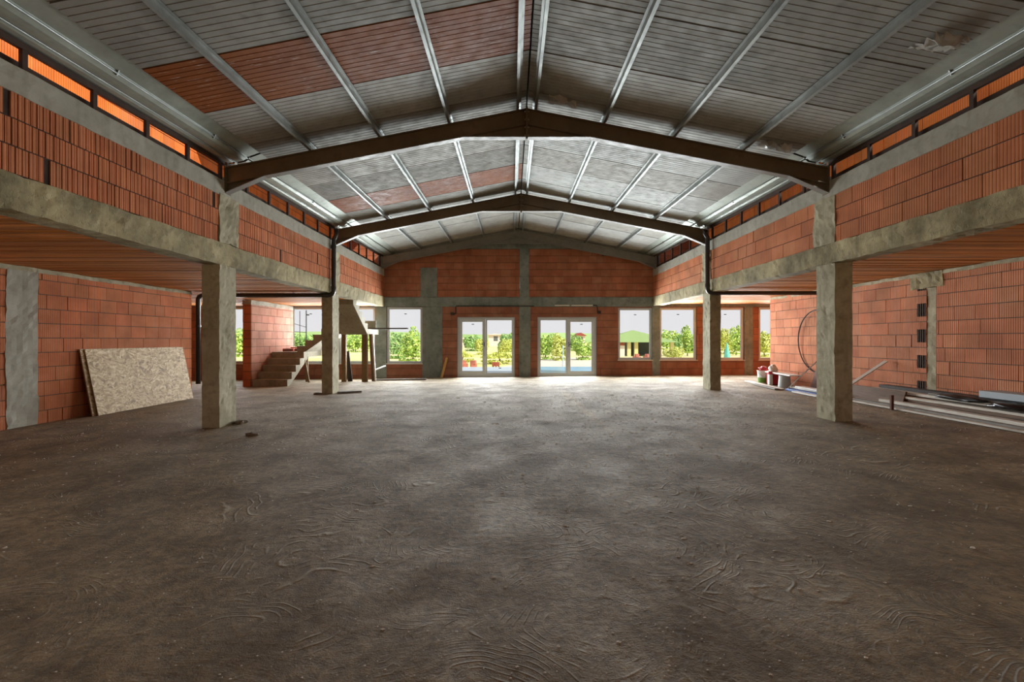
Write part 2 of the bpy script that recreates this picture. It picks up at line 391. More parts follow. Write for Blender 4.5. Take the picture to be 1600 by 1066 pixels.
# ------------------------------------------------------------------ walls of hollow brick
def spans(u0, u1, cuts):
    out = [(u0, u1)]
    for a, b in cuts:
        nx = []
        for p, q in out:
            if b <= p or a >= q: nx.append((p, q)); continue
            if a > p: nx.append((p, a))
            if b < q: nx.append((b, q))
        out = nx
    return out
def P3(axis, c, d, u, z): return (c + d, u, z) if axis == 'x' else (u, c + d, z)
def wall_mesh(axis, c, back, u0, u1, z0, z1, holes=(), L=.375, H=.25, j=.006, seed=1, top=None, thick=.25, base=BR, strips=False, zstart=None, voids=.03):
    """Solid wall behind, brick faces in front. back = +1/-1: direction of the wall's body from its face plane."""
    rr = random.Random(seed); bm = BM(); lay = bm.loops.layers.float_color.new('tint')
    zs = sorted(set([z0, z1] + [h[i] for h in holes for i in (2, 3) if z0 < h[i] < z1]))
    G = (.2, .16, .13, 1)
    for za, zb in zip(zs[:-1], zs[1:]):
        for p, q in spans(u0, u1, [(h[0], h[1]) for h in holes if h[2] < zb - .001 and h[3] > za + .001]):
            if top is None or zb < z1 - .01 or za == zb:
                box(bm, P3(axis, c, back * .014, p, za), P3(axis, c, back * thick, q, zb), 0, G, lay)
            else:
                n = max(1, int((q - p) / .5)) 
                for i in range(n):
                    a, b = p + (q - p) * i / n, p + (q - p) * (i + 1) / n
                    za2, zb2 = max(za + .01, top(a)), max(za + .01, top(b)); d0, d1 = back * .014, back * thick
                    quadbox(bm, [P3(axis, c, d0, a, za), P3(axis, c, d0, b, za), P3(axis, c, d1, b, za), P3(axis, c, d1, a, za),
                                 P3(axis, c, d0, a, za2), P3(axis, c, d0, b, zb2), P3(axis, c, d1, b, zb2), P3(axis, c, d1, a, za2)], 0, G, lay)
    z = z0 if zstart is None else zstart; row = 0
    while z < z1 - .02:
        zt = min(z + H, z1); zlo = max(z, z0)
        subs = sorted(set([zlo, zt] + [h[i] for h in holes for i in (2, 3) if zlo + .005 < h[i] < zt - .005]))
        u = u0 - rr.random() * L if row % 2 else u0 - rr.random() * L
        while u < u1:
            if strips: ln = rr.choice((.05, .058, .058, .065, .085)); 
            else: ln = L * rr.choice((1, 1, 1, 1, 1, .97, .72))
            k = rr.uniform(.86, 1.1); g = rr.uniform(.92, 1.08)
            tint = (min(1, base[0] * k), base[1] * k * g, base[2] * k * g, 1)
            gap = (j if not strips else .011) * (1 if rr.random() > voids else rr.uniform(2.5, 4.5) * (.55 if strips else 1)); dd = back * rr.uniform(0, .004); ua, ub = u + gap / 2, u + ln - gap / 2
            skip = strips and rr.random() < .006
            for sa, sb in zip(subs[:-1], subs[1:]):
                if skip: continue
                za = sa + (.007 if sa == z else 0); zb = sb - (.007 if sb == zt else 0)
                for p, q in spans(max(ua, u0), min(ub, u1), [(h[0], h[1]) for h in holes if h[2] < sb - .001 and h[3] > sa + .001]):
                    if q - p < .004: continue
                    tl, tr = zb, zb
                    if top is not None:
                        tl, tr = min(zb, top(p)), min(zb, top(q))
                        if tl <= za + .01 or tr <= za + .01: continue
                    d1 = back * .03
                    quadbox(bm, [P3(axis, c, dd, p, za), P3(axis, c, dd, q, za), P3(axis, c, d1, q, za), P3(axis, c, d1, p, za),
                                 P3(axis, c, dd, p, tl), P3(axis, c, dd, q, tr), P3(axis, c, d1, q, tr), P3(axis, c, d1, p, tl)], 1, tint, lay)
            u += ln
        z += H; row += 1
    return bm

XL, XR, RX = -4.65, 5.13, .24      # nave faces of the two beam lines, ridge
Y1, Y2, CW, CD = 7.17, 11.69, .28, .43
BB, BT, PT, RT = 2.55, 2.90, 3.68, 3.915   # beam bottom, beam top, brick top, ring beam top
XLW, XRW = -8.08, 7.93
YB = -2.6                          # rear end of the hall
CLZ, CRZ = 2.56, 2.64              # aisle ceilings

# floor: gently uneven screed
bm = BM(); nx, ny = 190, 150; x0, x1, y0, y1 = -12.3, 12.3, YB - .3, YF + .27
g = [[bm.verts.new((x0 + (x1 - x0) * i / nx, y0 + (y1 - y0) * k / ny, 0)) for i in range(nx + 1)] for k in range(ny + 1)]
for r_ in g:
    for v in r_:
        v.co.z = fz(v.co.x) + .007 * noise.noise(Vector((v.co.x * .9, v.co.y * .9, 0))) + .006 * noise.noise(Vector((v.co.x * 2.7, v.co.y * 2.7, 5))) - .004
for k in range(ny):
    for i in range(nx): bm.faces.new([g[k][i], g[k][i + 1], g[k + 1][i + 1], g[k + 1][i]])
struct('floor', bm, 'floor', smooth=True)

# aisle walls
WX0, WX1 = -12.0, 12.0
hp = [(7.22, 7.66, -1, 2.6), AISLE]
wl = struct('wall_left', wall_mesh('x', XLW, -1, YB, 11.38, -.12, CLZ, hp, seed=3, voids=.05), ['mortar', 'brick_y'])
obj('concrete_pilaster', rough_box((XLW + .01, 7.20, -.12), (XLW - .25, 7.68, CLZ - .001), .018, .08, 2, .03), 'concrete_smooth', wl)
obj('concrete_strip', rough_box((XLW + .012, YB, CLZ - .075), (XLW - .1, 11.38, CLZ - .002), .016, .1, 5), 'concrete', wl)
slots = []
hr = [(8.44, 8.63, -1, 2.7)]
for k in range(5): slots.append((8.64, 8.84, .30 + .5 * k, .55 + .5 * k))
wr = struct('wall_right', wall_mesh('x', XRW, 1, YB, 13.87, -.05, CRZ, hr + slots + [FILL_GAP_R], seed=5, voids=.035, base=(.58, .235, .125)), ['mortar', 'brick_y_right'])
obj('concrete_pilaster', rough_box((XRW + .012, 8.44, 0), (XRW + .24, 8.63, CRZ - .3), .012, .08, 4, .03), 'concrete', wr)
bm = BM()
for a, b, c, d in slots:
    for i in range(4): box(bm, (XRW + .004, a + .015 + i * .05, c + .006), (XRW + .2, a + .04 + i * .05, d - .006))
obj('brick_web', bm, 'timber_dark', wr)
obj('mortar_patch', rough_box((XRW - .012, 8.30, CRZ - .3), (XRW + .1, 8.98, CRZ - .005), .02, .07, 9, .03), 'concrete_rough', wr)
obj('concrete_strip', rough_box((XRW - .01, YB, CRZ - .07), (XRW + .1, 13.85, CRZ - .002), .016, .1, 8), 'concrete', wr)
# the side bays past the ends of the aisle walls
struct('wall_left_return', wall_mesh('y', 11.55, -1, WX0, XLW - .25, -.12, CLZ, seed=11), ['mortar', 'brick_x'])
struct('wall_left_outer', wall_mesh('x', WX0, -1, 11.3, YF, -.2, CLZ, seed=12), ['mortar', 'brick_y'])
struct('wall_right_return', wall_mesh('y', 14.0, -1, XRW + .25, WX1, -.05, CRZ, seed=13), ['mortar', 'brick_x'])
struct('wall_right_outer', wall_mesh('x', WX1, 1, 13.7, YF, -.05, CRZ, seed=14), ['mortar', 'brick_y'])
ws = struct('wall_stairwell', wall_mesh('x', -7.95, -1, 13.75, YF, -.12, 2.46, seed=15, base=(.50, .25, .18)), ['mortar', 'brick_y'])
bm = wall_mesh('y', 13.74, 1, -8.2, -7.95, -.12, 2.46, seed=16, thick=.04); obj('brick_end', bm, ['mortar', 'brick_x'], ws)
obj('mortar_cap', rough_box((-7.93, 13.72, 2.43), (-8.2, YF - .01, CLZ - .001), .02, .09, 3), 'concrete_smooth', ws)

# far wall with gable
HR = lambda y: CZ + 3.75 + .0175 * (y - 7.36)          # top of the steel at the ridge
SL = .195
def gable(x): return min(4.66, HR(16.1) - .18 - SL * abs(x - RX))
holes = [v for v in WIN.values()] + [v for v in DOOR.values()]
low_pil = [(.28, .66, -.2, BB), (-3.24, -2.55, -.2, BB), (-4.95, -4.58, -.2, BB), (5.11, 5.36, -.2, BB), (8.46, 8.74, -.2, BB)]
bk = struct('wall_back', wall_mesh('y', YF, 1, WX0, WX1, -.2, BB, holes + low_pil, seed=21, base=(.34, .15, .095), zstart=-.2), ['mortar', 'brick_x'])
for i, (a, b, c, d) in enumerate(low_pil):
    obj('concrete_pilaster', rough_box((a - .015, YF - .012, c), (b + .015, YF + .25, d + .002), .012, .12, 30 + i), 'concrete_grey', bk)
obj('ring_beam', rough_box((WX0, YF - .015, BB), (WX1, YF + .25, BT), .010, .14, 41), 'concrete_grey', bk)
up_pil = [(.28, .62, BT, 4.70), (-3.32, -2.72, BT, 3.95)]
obj('gable_brick', wall_mesh('y', YF, 1, XL - .3, XR + .3, BT, 4.66, up_pil, seed=22, top=gable, base=(.42, .165, .09)), ['mortar', 'brick_x'], bk)
obj('gable_post', rough_box((.28, YF - .012, BT), (.62, YF + .25, 4.68), .012, .12, 44), 'concrete_grey', bk)
obj('gable_post', rough_box((-3.32, YF - .008, BT), (-2.72, YF + .25, 3.97), .012, .12, 45), 'concrete_grey', bk)
bm = BM(); prism_y(bm, [(RX - 5.2, HR(16) - SL * 5.2 - .22), (RX - 1.9, 4.655), (RX + 1.9, 4.655), (RX + 5.2, HR(16) - SL * 5.2 - .22), (RX + 5.2, HR(16) - SL * 5.2 + .15), (RX, HR(16) + .15), (RX - 5.2, HR(16) - SL * 5.2 + .15)], YF + .004, YF + .25)
obj('gable_concrete', bm, 'concrete_grey', bk)
# rear wall behind the camera, with an unseen opening added to let sky light in
rear = [(-.9, 1.3, -.3, 2.2)]
struct('wall_front', wall_mesh('y', YB, -1, XLW - .2, XRW + .2, -.2, 5.6, rear, seed=23), ['mortar', 'brick_x'])

# upper walls above the aisles
SEGS = [(YB, Y1 + .02), (Y1 + .46, Y2 - .02), (Y2 + .44, YF)]
def upper(side, X, back, mat, base, strips, seed):
    holes_ = [(Y1 + .02, Y1 + .46, BT, PT), (Y2 - .02, Y2 + .44, BT, PT)]
    o = struct('wall_' + side + '_parapet', wall_mesh('x', X, back, YB, YF, BT, PT, holes_, seed=seed, strips=strips, base=base, voids=.05, H=.26), ['mortar_dark', mat])
    for i, (a, b, c, d) in enumerate(holes_):
        obj('concrete_post', rough_box((X - back * .012, a - .03, c), (X + back * .25, b + .03, d), .020, .07, seed + i, .03), 'concrete', o)
    return o
upper('left', XL, -1, 'brick_y', (.56, .19, .08), True, 31)
upper('right', XR, 1, 'brick_y_rib', (.54, .19, .08), False, 33)

# beams
beam_l = obj('concrete_beam', rough_box((XL + .012, YB, BB), (XL - CW, YF - .02, BT), .014, .10, 51, .02), 'concrete_rough')
tag(beam_l, 'rough stained concrete beam running over the left row of columns', 'beam')
beam_r = obj('concrete_beam', rough_box((XR - .012, YB, BB + .03), (XR + CW, YF - .02, BT), .012, .10, 52, .015), 'concrete_rough')
tag(beam_r, 'long concrete beam running over the right row of columns', 'beam')
ring_l = obj('ring_beam', rough_box((XL + .008, YB, PT - .02), (XL - .26, YF - .02, RT), .008, .10, 53), 'concrete_smooth')
tag(ring_l, 'smooth concrete ring beam capping the left brick parapet', 'beam')
ring_r = obj('ring_beam', rough_box((XR - .008, YB, PT - .02), (XR + .26, YF - .02, RT), .008, .10, 54), 'concrete_smooth')
tag(ring_r, 'smooth concrete ring beam capping the right brick parapet', 'beam')

# columns
for X, s, Y, lab, sd in ((XL, -1, Y1, 'nearest concrete column on the left, square edged and tall', 61), (XL, -1, Y2, 'left concrete column further back, beside the stairs', 62),
                         (XR, 1, Y1, 'nearest concrete column on the right, with a chipped rough base', 63), (XR, 1, Y2, 'right concrete column further back, under a drain pipe', 64)):
    o = obj('concrete_column', rough_box((X, Y, fz(X) - .02), (X + s * CW, Y + CD, BB + (.03 if s > 0 else 0)), .008, .055, sd, .018), 'concrete')
    tag(o, lab, 'column', 'columns carrying the long beams')

# aisle ceilings of clay strips
def clay(name, X0, X1, y0, y1, z, seed):
    rr = random.Random(seed); bm = BM(); lay = bm.loops.layers.float_color.new('tint'); y = y0
    box(bm, (X0, y0, z + .03), (X1, y1, z + .22), 0, (.1, .05, .03, 1), lay)
    while y < y1 - .01:
        wd = min(rr.choice((.05, .06, .06, .12)), y1 - y); k = rr.uniform(.66, 1.2); dz = rr.uniform(0, .008)
        box(bm, (X0, y + .004, z + dz), (X1, y + wd - .004, z + .05), 0, (min(1, .54 * k), .20 * k, .04 * k, 1), lay); y += wd
    return struct(name, bm, 'clay')
clay('ceiling_left_aisle', XLW - .1, XL - CW + .0, YB, 11.4, CLZ, 71)
clay('ceiling_left_bay', WX0, XL - CW, 11.4, YF, CLZ + .004, 72)
clay('ceiling_right_aisle', XR + CW, XRW + .1, YB, 13.9, CRZ, 73)
clay('ceiling_right_bay', XR + CW, WX1, 13.9, YF, CRZ + .004, 74)
bm = BM()
for X, s in ((XL - CW, -1), (XR + CW, 1)): box(bm, (X, YB, BB + .05), (X + s * .004, YF, BT + .03))
struct('trim_slab_edge', bm, 'concrete')

for X, sgn in ((XL, -1), (XR, 1)):
    a_, b_ = sorted((X + sgn * .24, X + sgn * 1.6))
    obj('attic_end', wall_mesh('y', YF, 1, a_, b_, 2.9, 5.5, seed=24, base=(.46, .15, .07)), ['mortar', 'brick_x'], bk)
# attics above the aisles: orange brick, glow deepened in its colour, left roofless over the nearest bay for light
def attic(side, X, s, seed):
    o = struct('wall_' + side + '_attic', wall_mesh('x', X, s, YB, YF + .2, 2.9, 5.5, seed=seed, base=(.85, .21, .035), L=.25), ['mortar', 'brick_y'])
    return o
attic('left', XL - 1.35, -1, 81); attic('right', XR + 1.35, 1, 82)
bm = BM()
for X, s in ((XL, -1), (XR, 1)):
    box(bm, (X + s * .30, 8.2, 5.5), (X + s * 1.6, YF + .25, 5.6))
struct('ceiling_attic', bm, 'concrete')

# ------------------------------------------------------------------ steel roof
DZ = lambda y: .0175 * (y - 7.36)
def zr(d): return CZ + 3.75 - SL * d          # steel top line at distance d from the ridge (rafter 1)
def PX(s, d): return RX + s * d
def rafter(y, lab, mat='steel_dark'):
    e = thing('steel_rafter', lab, 'rafter', (RX, y, zr(0) + DZ(y)), 'steel portal rafters')
    z = lambda d: zr(d) + DZ(y)
    dL, dR = RX - XL, XR - RX; hd = .255; wf = .12
    for s, dE in ((-1, dL), (1, dR)):
        dE -= .012
        bm = BM()
        prism_y(bm, [(PX(s, .008), z(0) - .01), (PX(s, dE), z(dE) - .01), (PX(s, dE), z(dE) - hd), (PX(s, .008), z(0) - hd)], y - .004, y + .004)
        prism_y(bm, [(PX(s, .008), z(0)), (PX(s, dE), z(dE)), (PX(s, dE), z(dE) - .013), (PX(s, .008), z(0) - .013)], y - wf / 2, y + wf / 2)
        obj('rafter_arm', bm, mat, e)
        bm = BM()
        prism_y(bm, [(PX(s, 1.02), z(1.02) - hd), (PX(s, dE - .62), z(dE - .62) - hd), (PX(s, dE - .62), z(dE - .62) - hd - .013), (PX(s, 1.02), z(1.02) - hd - .013)], y - wf / 2, y + wf / 2)
        obj('bottom_flange', bm, 'steel_flange', e)
        a = dE - .62; zb = z(dE) - .40
        bm = BM()
        prism_y(bm, [(PX(s, a), z(a) - hd), (PX(s, dE), z(dE) - hd), (PX(s, dE), zb)], y - .004, y + .004)
        prism_y(bm, [(PX(s, a), z(a) - hd), (PX(s, dE), z(dE) - hd), (PX(s, dE), z(dE) - hd - .012), (PX(s, a), z(a) - hd - .012)], y - wf / 2, y + wf / 2)
        hn = obj('eave_haunch', bm, mat, e)
        bm = BM()
        prism_y(bm, [(PX(s, a), z(a) - hd), (PX(s, dE), zb), (PX(s, dE), zb - .014), (PX(s, a), z(a) - hd - .014)], y - wf / 2, y + wf / 2)
        obj('haunch_flange', bm, 'steel_flange', hn)
        bm = BM(); box(bm, (PX(s, dE), y - .08, zb - .03), (PX(s, dE + .012), y + .08, z(dE) + .03)); obj('end_plate', bm, mat, e)
    zb = z(1.02) - hd - .014
    bm = BM()
    for s in (-1, 1):
        prism_y(bm, [(PX(s, .008), z(0) - hd), (PX(s, 1.02), z(1.02) - hd), (PX(s, .008), zb + .013)], y - .004, y + .004)
        prism_y(bm, [(PX(s, .008), z(0) - hd + .006), (PX(s, 1.02), z(1.02) - hd + .006), (PX(s, 1.02), z(1.02) - hd - .006), (PX(s, .008), z(0) - hd - .006)], y - wf / 2, y + wf / 2)
    rh = obj('ridge_haunch', bm, mat, e)
    bm = BM(); box(bm, (RX - 1.02, y - wf / 2, zb), (RX + 1.02, y + wf / 2, zb + .013)); obj('haunch_flange', bm, 'steel_flange', rh)
    for s in (-1, 1):
        bm = BM(); box(bm, (RX + s * .001, y - .075, zb - .035), (RX + s * .016, y + .075, z(0) + .02)); pl = obj('ridge_plate', bm, mat, e)
        for yy in (-.045, .045):
            for q in range(4):
                bm = BM(); zc = zb + .03 + q * (z(0) - zb - .08) / 3
                tube(bm, [(RX + s * .016, y + yy, zc), (RX + s * .038, y + yy, zc)], .014, 6); obj('bolt', bm, 'steel_bolt', pl)
RY = (7.36, 11.85, 16.12)
for y, lab in zip(RY, ('nearest dark steel portal rafter spanning the hall overhead', 'second dark steel portal rafter, halfway along the hall', 'furthest steel rafter, set against the far brick gable')):
    rafter(y, lab, 'steel_hazed' if y > 14 else 'steel_dark')

# purlins
PUR = (.13, 1.24, 2.37, 3.49)
BAYS = [(YB + .3, RY[0] - .005), (RY[0] + .005, RY[1] - .005), (RY[1] + .005, YF - .02)]
bayn = ('over the near bay', 'over the middle bay', 'over the far bay'); rown = ('beside the ridge', 'second from the ridge', 'third from the ridge', 'nearest the eaves')
for s, sn in ((-1, 'left'), (1, 'right')):
    for i, d in enumerate(PUR):
        for (ya, yb), bn in zip(BAYS, bayn):
            bm = BM(); x = PX(s, d); z = zr(d) + .004; h = .082; wv = .035; up = SL * wv
            # a Z section: lower flange, web, upper flange and a small lip
            sheet_y(bm, [(x, z), (x + s * wv, z - up)], ya, yb, .006, DZ)
            prism_y(bm, [(x - .003, z), (x + .003, z), (x + .003, z + h), (x - .003, z + h)], ya, yb, DZ)
            prism_y(bm, [(x + s * wv - .003, z - up), (x + s * wv + .003, z - up), (x + s * wv + .003, z - up + .022), (x + s * wv - .003, z - up + .022)], ya, yb, DZ)
            sheet_y(bm, [(x, z + h - .006), (x - s * wv, z + h - .006 + up)], ya, yb, .005, DZ)
            tag(obj('steel_purlin', bm, 'galv'), 'galvanised purlin on the %s roof slope, %s, %s' % (sn, rown[i], bn), 'purlin', 'galvanised roof purlins')

# ceiling of sandwich panels
bm = BM()
for s in (-1, 1):
    prism_y(bm, [(PX(s, 0), zr(0) + .20), (PX(s, 4.95), zr(4.95) + .20), (PX(s, 4.95), zr(4.95) + .26), (PX(s, 0), zr(0) + .26)], YB - .2, YF + .6, DZ)
ceil = struct('ceiling', bm, 'joint')
PW, PJ, NR = 1.0, 4.95, 12
rp = random.Random(4)
for s in (-1, 1):
    k = -7
    while PJ + PW * k < YF - .3:
        ya, yb = PJ + PW * k + .009, min(PJ + PW * (k + 1) - .009, YF + .1); dd = rp.uniform(0, .006)
        bm = BM(); ribs = []
        n = NR; st = (yb - ya) / n
        for i in range(n):
            a = ya + st * i; ribs += [(a, .0), (a + st - .012, .0), (a + st - .009, .0032), (a + st - .004, .0032)]
        ribs.append((yb, 0))
        d0, d1 = .012, 4.30
        def pt(d, y, up): return (PX(s, d), y, zr(d) + .095 + dd + up + DZ(y))
        A = [bm.verts.new(pt(d0, y, h)) for y, h in ribs]; B = [bm.verts.new(pt(d1, y, h)) for y, h in ribs]
        for i in range(len(ribs) - 1): bm.faces.new([A[i], A[i + 1], B[i + 1], B[i]])
        T = [bm.verts.new(pt(d, y, .08)) for d, y in ((d0, ya), (d0, yb), (d1, yb), (d1, ya))]
        bm.faces.new(T); bm.faces.new([A[0], B[0], T[3], T[0]]); bm.faces.new([B[-1], A[-1], T[1], T[2]])
        bm.faces.new(A[::-1] + T[:2][::1] if False else [*A, T[1], T[0]]); bm.faces.new([*B, T[2], T[3]])
        brown = s < 0 and k in (0, 5)
        mt = 'panel_brown' if brown else ('panel_bright' if k >= 2 and rp.random() < .5 else ('panel_dull' if rp.random() < .35 else 'panel'))
        p_ = obj('roof_panel', bm, mt, ceil)
        if brown: p_['label'] = 'rust brown roof panel'
        k += 1
# eaves: folded gutter sheets
for s, sn in ((-1, 'left'), (1, 'right')):
    for (ya, yb), bn in zip(BAYS, ('the near bay', 'the middle bay', 'the far bay')):
        e = thing('eaves_gutter', 'folded galvanised eaves gutter along the %s side of %s' % (sn, bn), 'gutter', (PX(s, 4.6), (ya + yb) / 2, zr(4.6) + .1), 'galvanised gutters at the eaves')
        y0_, y1_ = ya + .02, yb - .02; Z0 = CZ + .03
        q = lambda d, z: (PX(s, d), z + Z0)
        bm = BM(); sheet_y(bm, [q(4.20, 3.065), q(4.535, 2.945)], y0_, y1_, .004, DZ); obj('flashing_sheet', bm, 'galv_sheet', e)
        bm = BM()
        prof = [q(4.535, 2.975), q(4.555, 2.915), q(4.60, 2.885), q(4.66, 2.87), q(4.72, 2.862), q(4.745, 2.875)]
        sheet_y(bm, prof, y0_, y1_, .004, DZ); g_ = obj('gutter_trough', bm, 'galv_sheet', e)
        for dl, zl, r_ in ((4.542, 2.918, .011), (4.735, 2.858, .007)):
            bm = BM(); tube(bm, [(PX(s, dl), y0_, zl + Z0 + DZ(y0_)), (PX(s, dl), y1_, zl + Z0 + DZ(y1_))], r_, 8); obj('bead', bm, 'galv', g_, smooth=True)
        bm = BM(); sheet_y(bm, [q(4.75, 2.878), q(4.79, 2.852), q(4.85, 2.845), q(4.90, 2.86), q(4.93, 2.90)], y0_, y1_, .004, DZ); obj('outer_flashing', bm, 'galv_sheet', e)
        nb = int((y1_ - y0_) / 1.6)
        for i in range(nb):
            yy = y0_ + .8 + i * 1.6
            bm = BM(); bar(bm, (PX(s, 4.53), yy, 2.965 + Z0 + DZ(yy)), (PX(s, 4.56), yy, 2.90 + Z0 + DZ(yy)), .03, .012, (0, 1, 0)); obj('gutter_bracket', bm, 'galv', e)
        # timber plate and short studs in the slot above the ring beam
        t_ = thing('timber_framing', 'dark timber plate with short studs above the %s ring beam in %s' % (sn, bn), 'framing', (PX(s, 4.95), (ya + yb) / 2, RT), 'timber framing under the eaves')
        pz = CZ + 2.83
        bm = BM(); prism_y(bm, [(PX(s, 4.905), pz), (PX(s, 4.955), pz), (PX(s, 4.955), pz + .095), (PX(s, 4.905), pz + .095)], y0_, y1_, DZ); obj('plate', bm, 'timber_dark', t_)
        bm = BM(); box(bm, (PX(s, 4.99), y0_, RT + .001), (PX(s, 5.03), y1_, RT + .11)); obj('sill_board', bm, 'timber_dark', t_)
        yy = 4.33 - .73 * 12
        while yy < y1_ - .05:
            if yy > y0_ + .05:
                bm = BM(); box(bm, (PX(s, 4.91), yy - .025, RT + .004), (PX(s, 4.95), yy + .025, pz + DZ(yy) + .01)); obj('stud', bm, 'timber_dark', t_)
            yy += .73
# torn protective film hanging from the panels
def film_scrap(c, sz, lab, seed):
    rr = random.Random(seed); bm = BM(); n = 9
    s = 1 if c[0] > RX else -1
    vs = [[bm.verts.new((c[0] + sz * (i / n - .5) + rr.uniform(-.02, .02), c[1] + sz * .8 * (k / n - .5) + rr.uniform(-.02, .02),
            c[2] - SL * s * sz * (i / n - .5) - (abs(noise.noise(Vector((i * .35 + seed, k * .35, 0)))) * .28 * (1 - k / n)))) for i in range(n + 1)] for k in range(n + 1)]
    for k in range(n):
        for i in range(n):
            if (i + k) < n * 1.5 and rr.random() < .93: bm.faces.new([vs[k][i], vs[k][i + 1], vs[k + 1][i + 1], vs[k + 1][i]])
    for v in [v for v in bm.verts if not v.link_faces]: bm.verts.remove(v)
    tag(obj('torn_film', bm, 'film', smooth=True), lab, 'plastic film', 'torn film scraps on the roof')
film_scrap((4.12, 7.12, zr(3.88) + .085), .42, 'crumpled torn film hanging at the right end of the nearest rafter', 3)
film_scrap((4.32, 4.55, zr(4.08) + .05), .36, 'torn film strip hanging by the right gutter, high in the near bay', 5)
film_scrap((.78, 7.05, zr(.54) + .085), .42, 'wrinkled torn film just in front of the ridge of the nearest rafter', 8)

# drain pipes
def pipe(name, lab, pts, r, collars, clips=()):
    e = thing(name, lab, 'pipe', pts[-1], 'drain pipes')
    bm = BM(); tube(bm, pts, r, 14); obj('pipe_run', bm, 'pipe_grey', e, smooth=True)
    for p, q in collars:
        bm = BM(); tube(bm, [p, q], r * 1.14, 14); obj('pipe_collar', bm, 'pipe_grey', e, smooth=False)
    for p in clips:
        bm = BM(); bar(bm, p, (p[0], p[1], p[2] + .12), .02, .02, (0, 1, 0)); obj('pipe_clip', bm, 'galv', e)
def bend(a, c, b, r=.14, n=6):
    a, b, c = Vector(a), Vector(b), Vector(c); p = c + (a - c).normalized() * r; q = c + (b - c).normalized() * r
    return [tuple(p * (1 - t) ** 2 + c * 2 * t * (1 - t) + q * t * t) for t in [i / n for i in range(n + 1)]]
yp = 11.56
c1 = (-4.57, yp, 2.49); c2 = (-8.04, yp, 2.49)
pts = [(-4.5, yp, 4.19), (-4.5, yp, 4.05)] + bend((-4.5, yp, 4.05), (-4.57, yp, 3.9), c1, .08) + bend((-4.57, yp, 3.9), c1, c2) + bend(c1, c2, (-8.04, yp, .2)) + [(-8.04, yp, .22)]
pipe('drain_pipe', 'dark drain pipe dropping by the second left column and turning left', pts, .055,
     [((-4.57, yp, 3.68), (-4.57, yp, 3.78)), ((-4.57, yp, 2.63), (-4.57, yp, 2.72)), ((-4.78, yp, 2.49), (-4.70, yp, 2.49)), ((-8.04, yp, 1.68), (-8.04, yp, 1.72))],
     [(-5.6, yp, 2.45), (-7.0, yp, 2.45)])
yp = 11.58
c1 = (5.02, yp, 2.55); c2 = (7.86, yp, 2.55)
pts = [(4.95, yp, 4.16), (4.95, yp, 4.08)] + bend((4.95, yp, 4.08), (5.02, yp, 3.98), c1, .06) + bend((5.02, yp, 3.9), c1, c2) + [c2]
pipe('drain_pipe', 'dark drain pipe dropping by the second right column and turning right', pts, .055,
     [((5.02, yp, 2.70), (5.02, yp, 2.79)), ((5.21, yp, 2.55), (5.29, yp, 2.55))], [(6.6, yp, 2.50)])
bm = rough_box((-7.96, 11.86, -.1), (-8.02, 12.0, CLZ), .003, .1, 77); o = struct('trim_wall_end', bm, 'pvc')

# ------------------------------------------------------------------ windows and doors
def rect_frame(bm, x0, x1, z0, z1, w_, y0, y1):
    box(bm, (x0, y0, z0), (x0 + w_, y1, z1)); box(bm, (x1 - w_, y0, z0), (x1, y1, z1))
    box(bm, (x0 + w_, y0, z0), (x1 - w_, y1, z0 + w_)); box(bm, (x0 + w_, y0, z1 - w_), (x1 - w_, y1, z1))
def sempty(name, loc):
    o = bpy.data.objects.new(name, None); COL.objects.link(o); o.location = loc; o['kind'] = 'structure'; return o
for k, (a, b, c, d) in WIN.items():
    e = sempty('window_%d' % k, ((a + b) / 2, YF + .1, c))
    bm = BM(); rect_frame(bm, a, b, c, d, .08, YF + .06, YF + .13); obj('window_frame', bm, 'pvc', e)
    bm = BM(); box(bm, (a + .075, YF + .092, c + .075), (b - .075, YF + .096, d - .075)); p_ = obj('window_pane', bm, 'glass', e)
    xs = (a + b) / 2 + .02
    bm = BM(); box(bm, (xs - .045, YF + .086, d - .26), (xs + .045, YF + .091, d - .235)); obj('sticker', bm, 'black_rubber', p_)
    bm = BM(); box(bm, (a - .02, YF - .03, c - .03), (b + .02, YF + .06, c)); obj('window_sill', bm, 'white', e)
def door(k, active):
    a, b, c, d = DOOR[k]; e = sempty('door_%d' % k, ((a + b) / 2, YF + .1, 0))
    c = .0
    bm = BM(); rect_frame(bm, a, b, c + .03, d, .06, YF + .05, YF + .13); 
    box(bm, (a, YF + .05, c - .02), (b, YF + .13, c + .03))
    mid = a + (b - a) * (.49 if active == 'left' else .505)
    obj('door_frame', bm, 'pvc', e)
    for s, (p, q) in (('left', (a + .06, mid)), ('right', (mid, b - .06))):
        act = s == active; wv = .11 if act else .05
        bm = BM(); rect_frame(bm, p + .004, q - .004, c + .09, d - .064, wv, YF + .04 if act else YF + .055, YF + .12)
        lf = obj('door_leaf', bm, 'pvc', e)
        bm = BM(); box(bm, (p + wv, YF + .085, c + .09 + wv - .005), (q - wv, YF + .09, d - .064 - wv + .005)); obj('door_pane', bm, 'glass', lf)
        zz = d - .064 - wv - .10 if act else .30
        if act or k == 1:
            xm = (p + q) / 2 + .02; bm = BM(); box(bm, (xm - .045, YF + .078, zz), (xm + .045, YF + .084, zz + .025)); obj('sticker', bm, 'black_rubber', lf)
        if act:
            hx = q - .055 if s == 'left' else p + .055
            sg = -1 if s == 'left' else 1
            bm = BM(); box(bm, (hx - .012, YF + .03, 1.10), (hx + .012, YF + .045, 1.26)); box(bm, (hx - .008, YF - .01, 1.17), (hx + .008, YF + .04, 1.19)); box(bm, (hx, YF - .02, 1.168), (hx + sg * .12, YF - .004, 1.192))
            obj('door_handle', bm, 'black_rubber', lf)
door(1, 'left'); door(2, 'right')
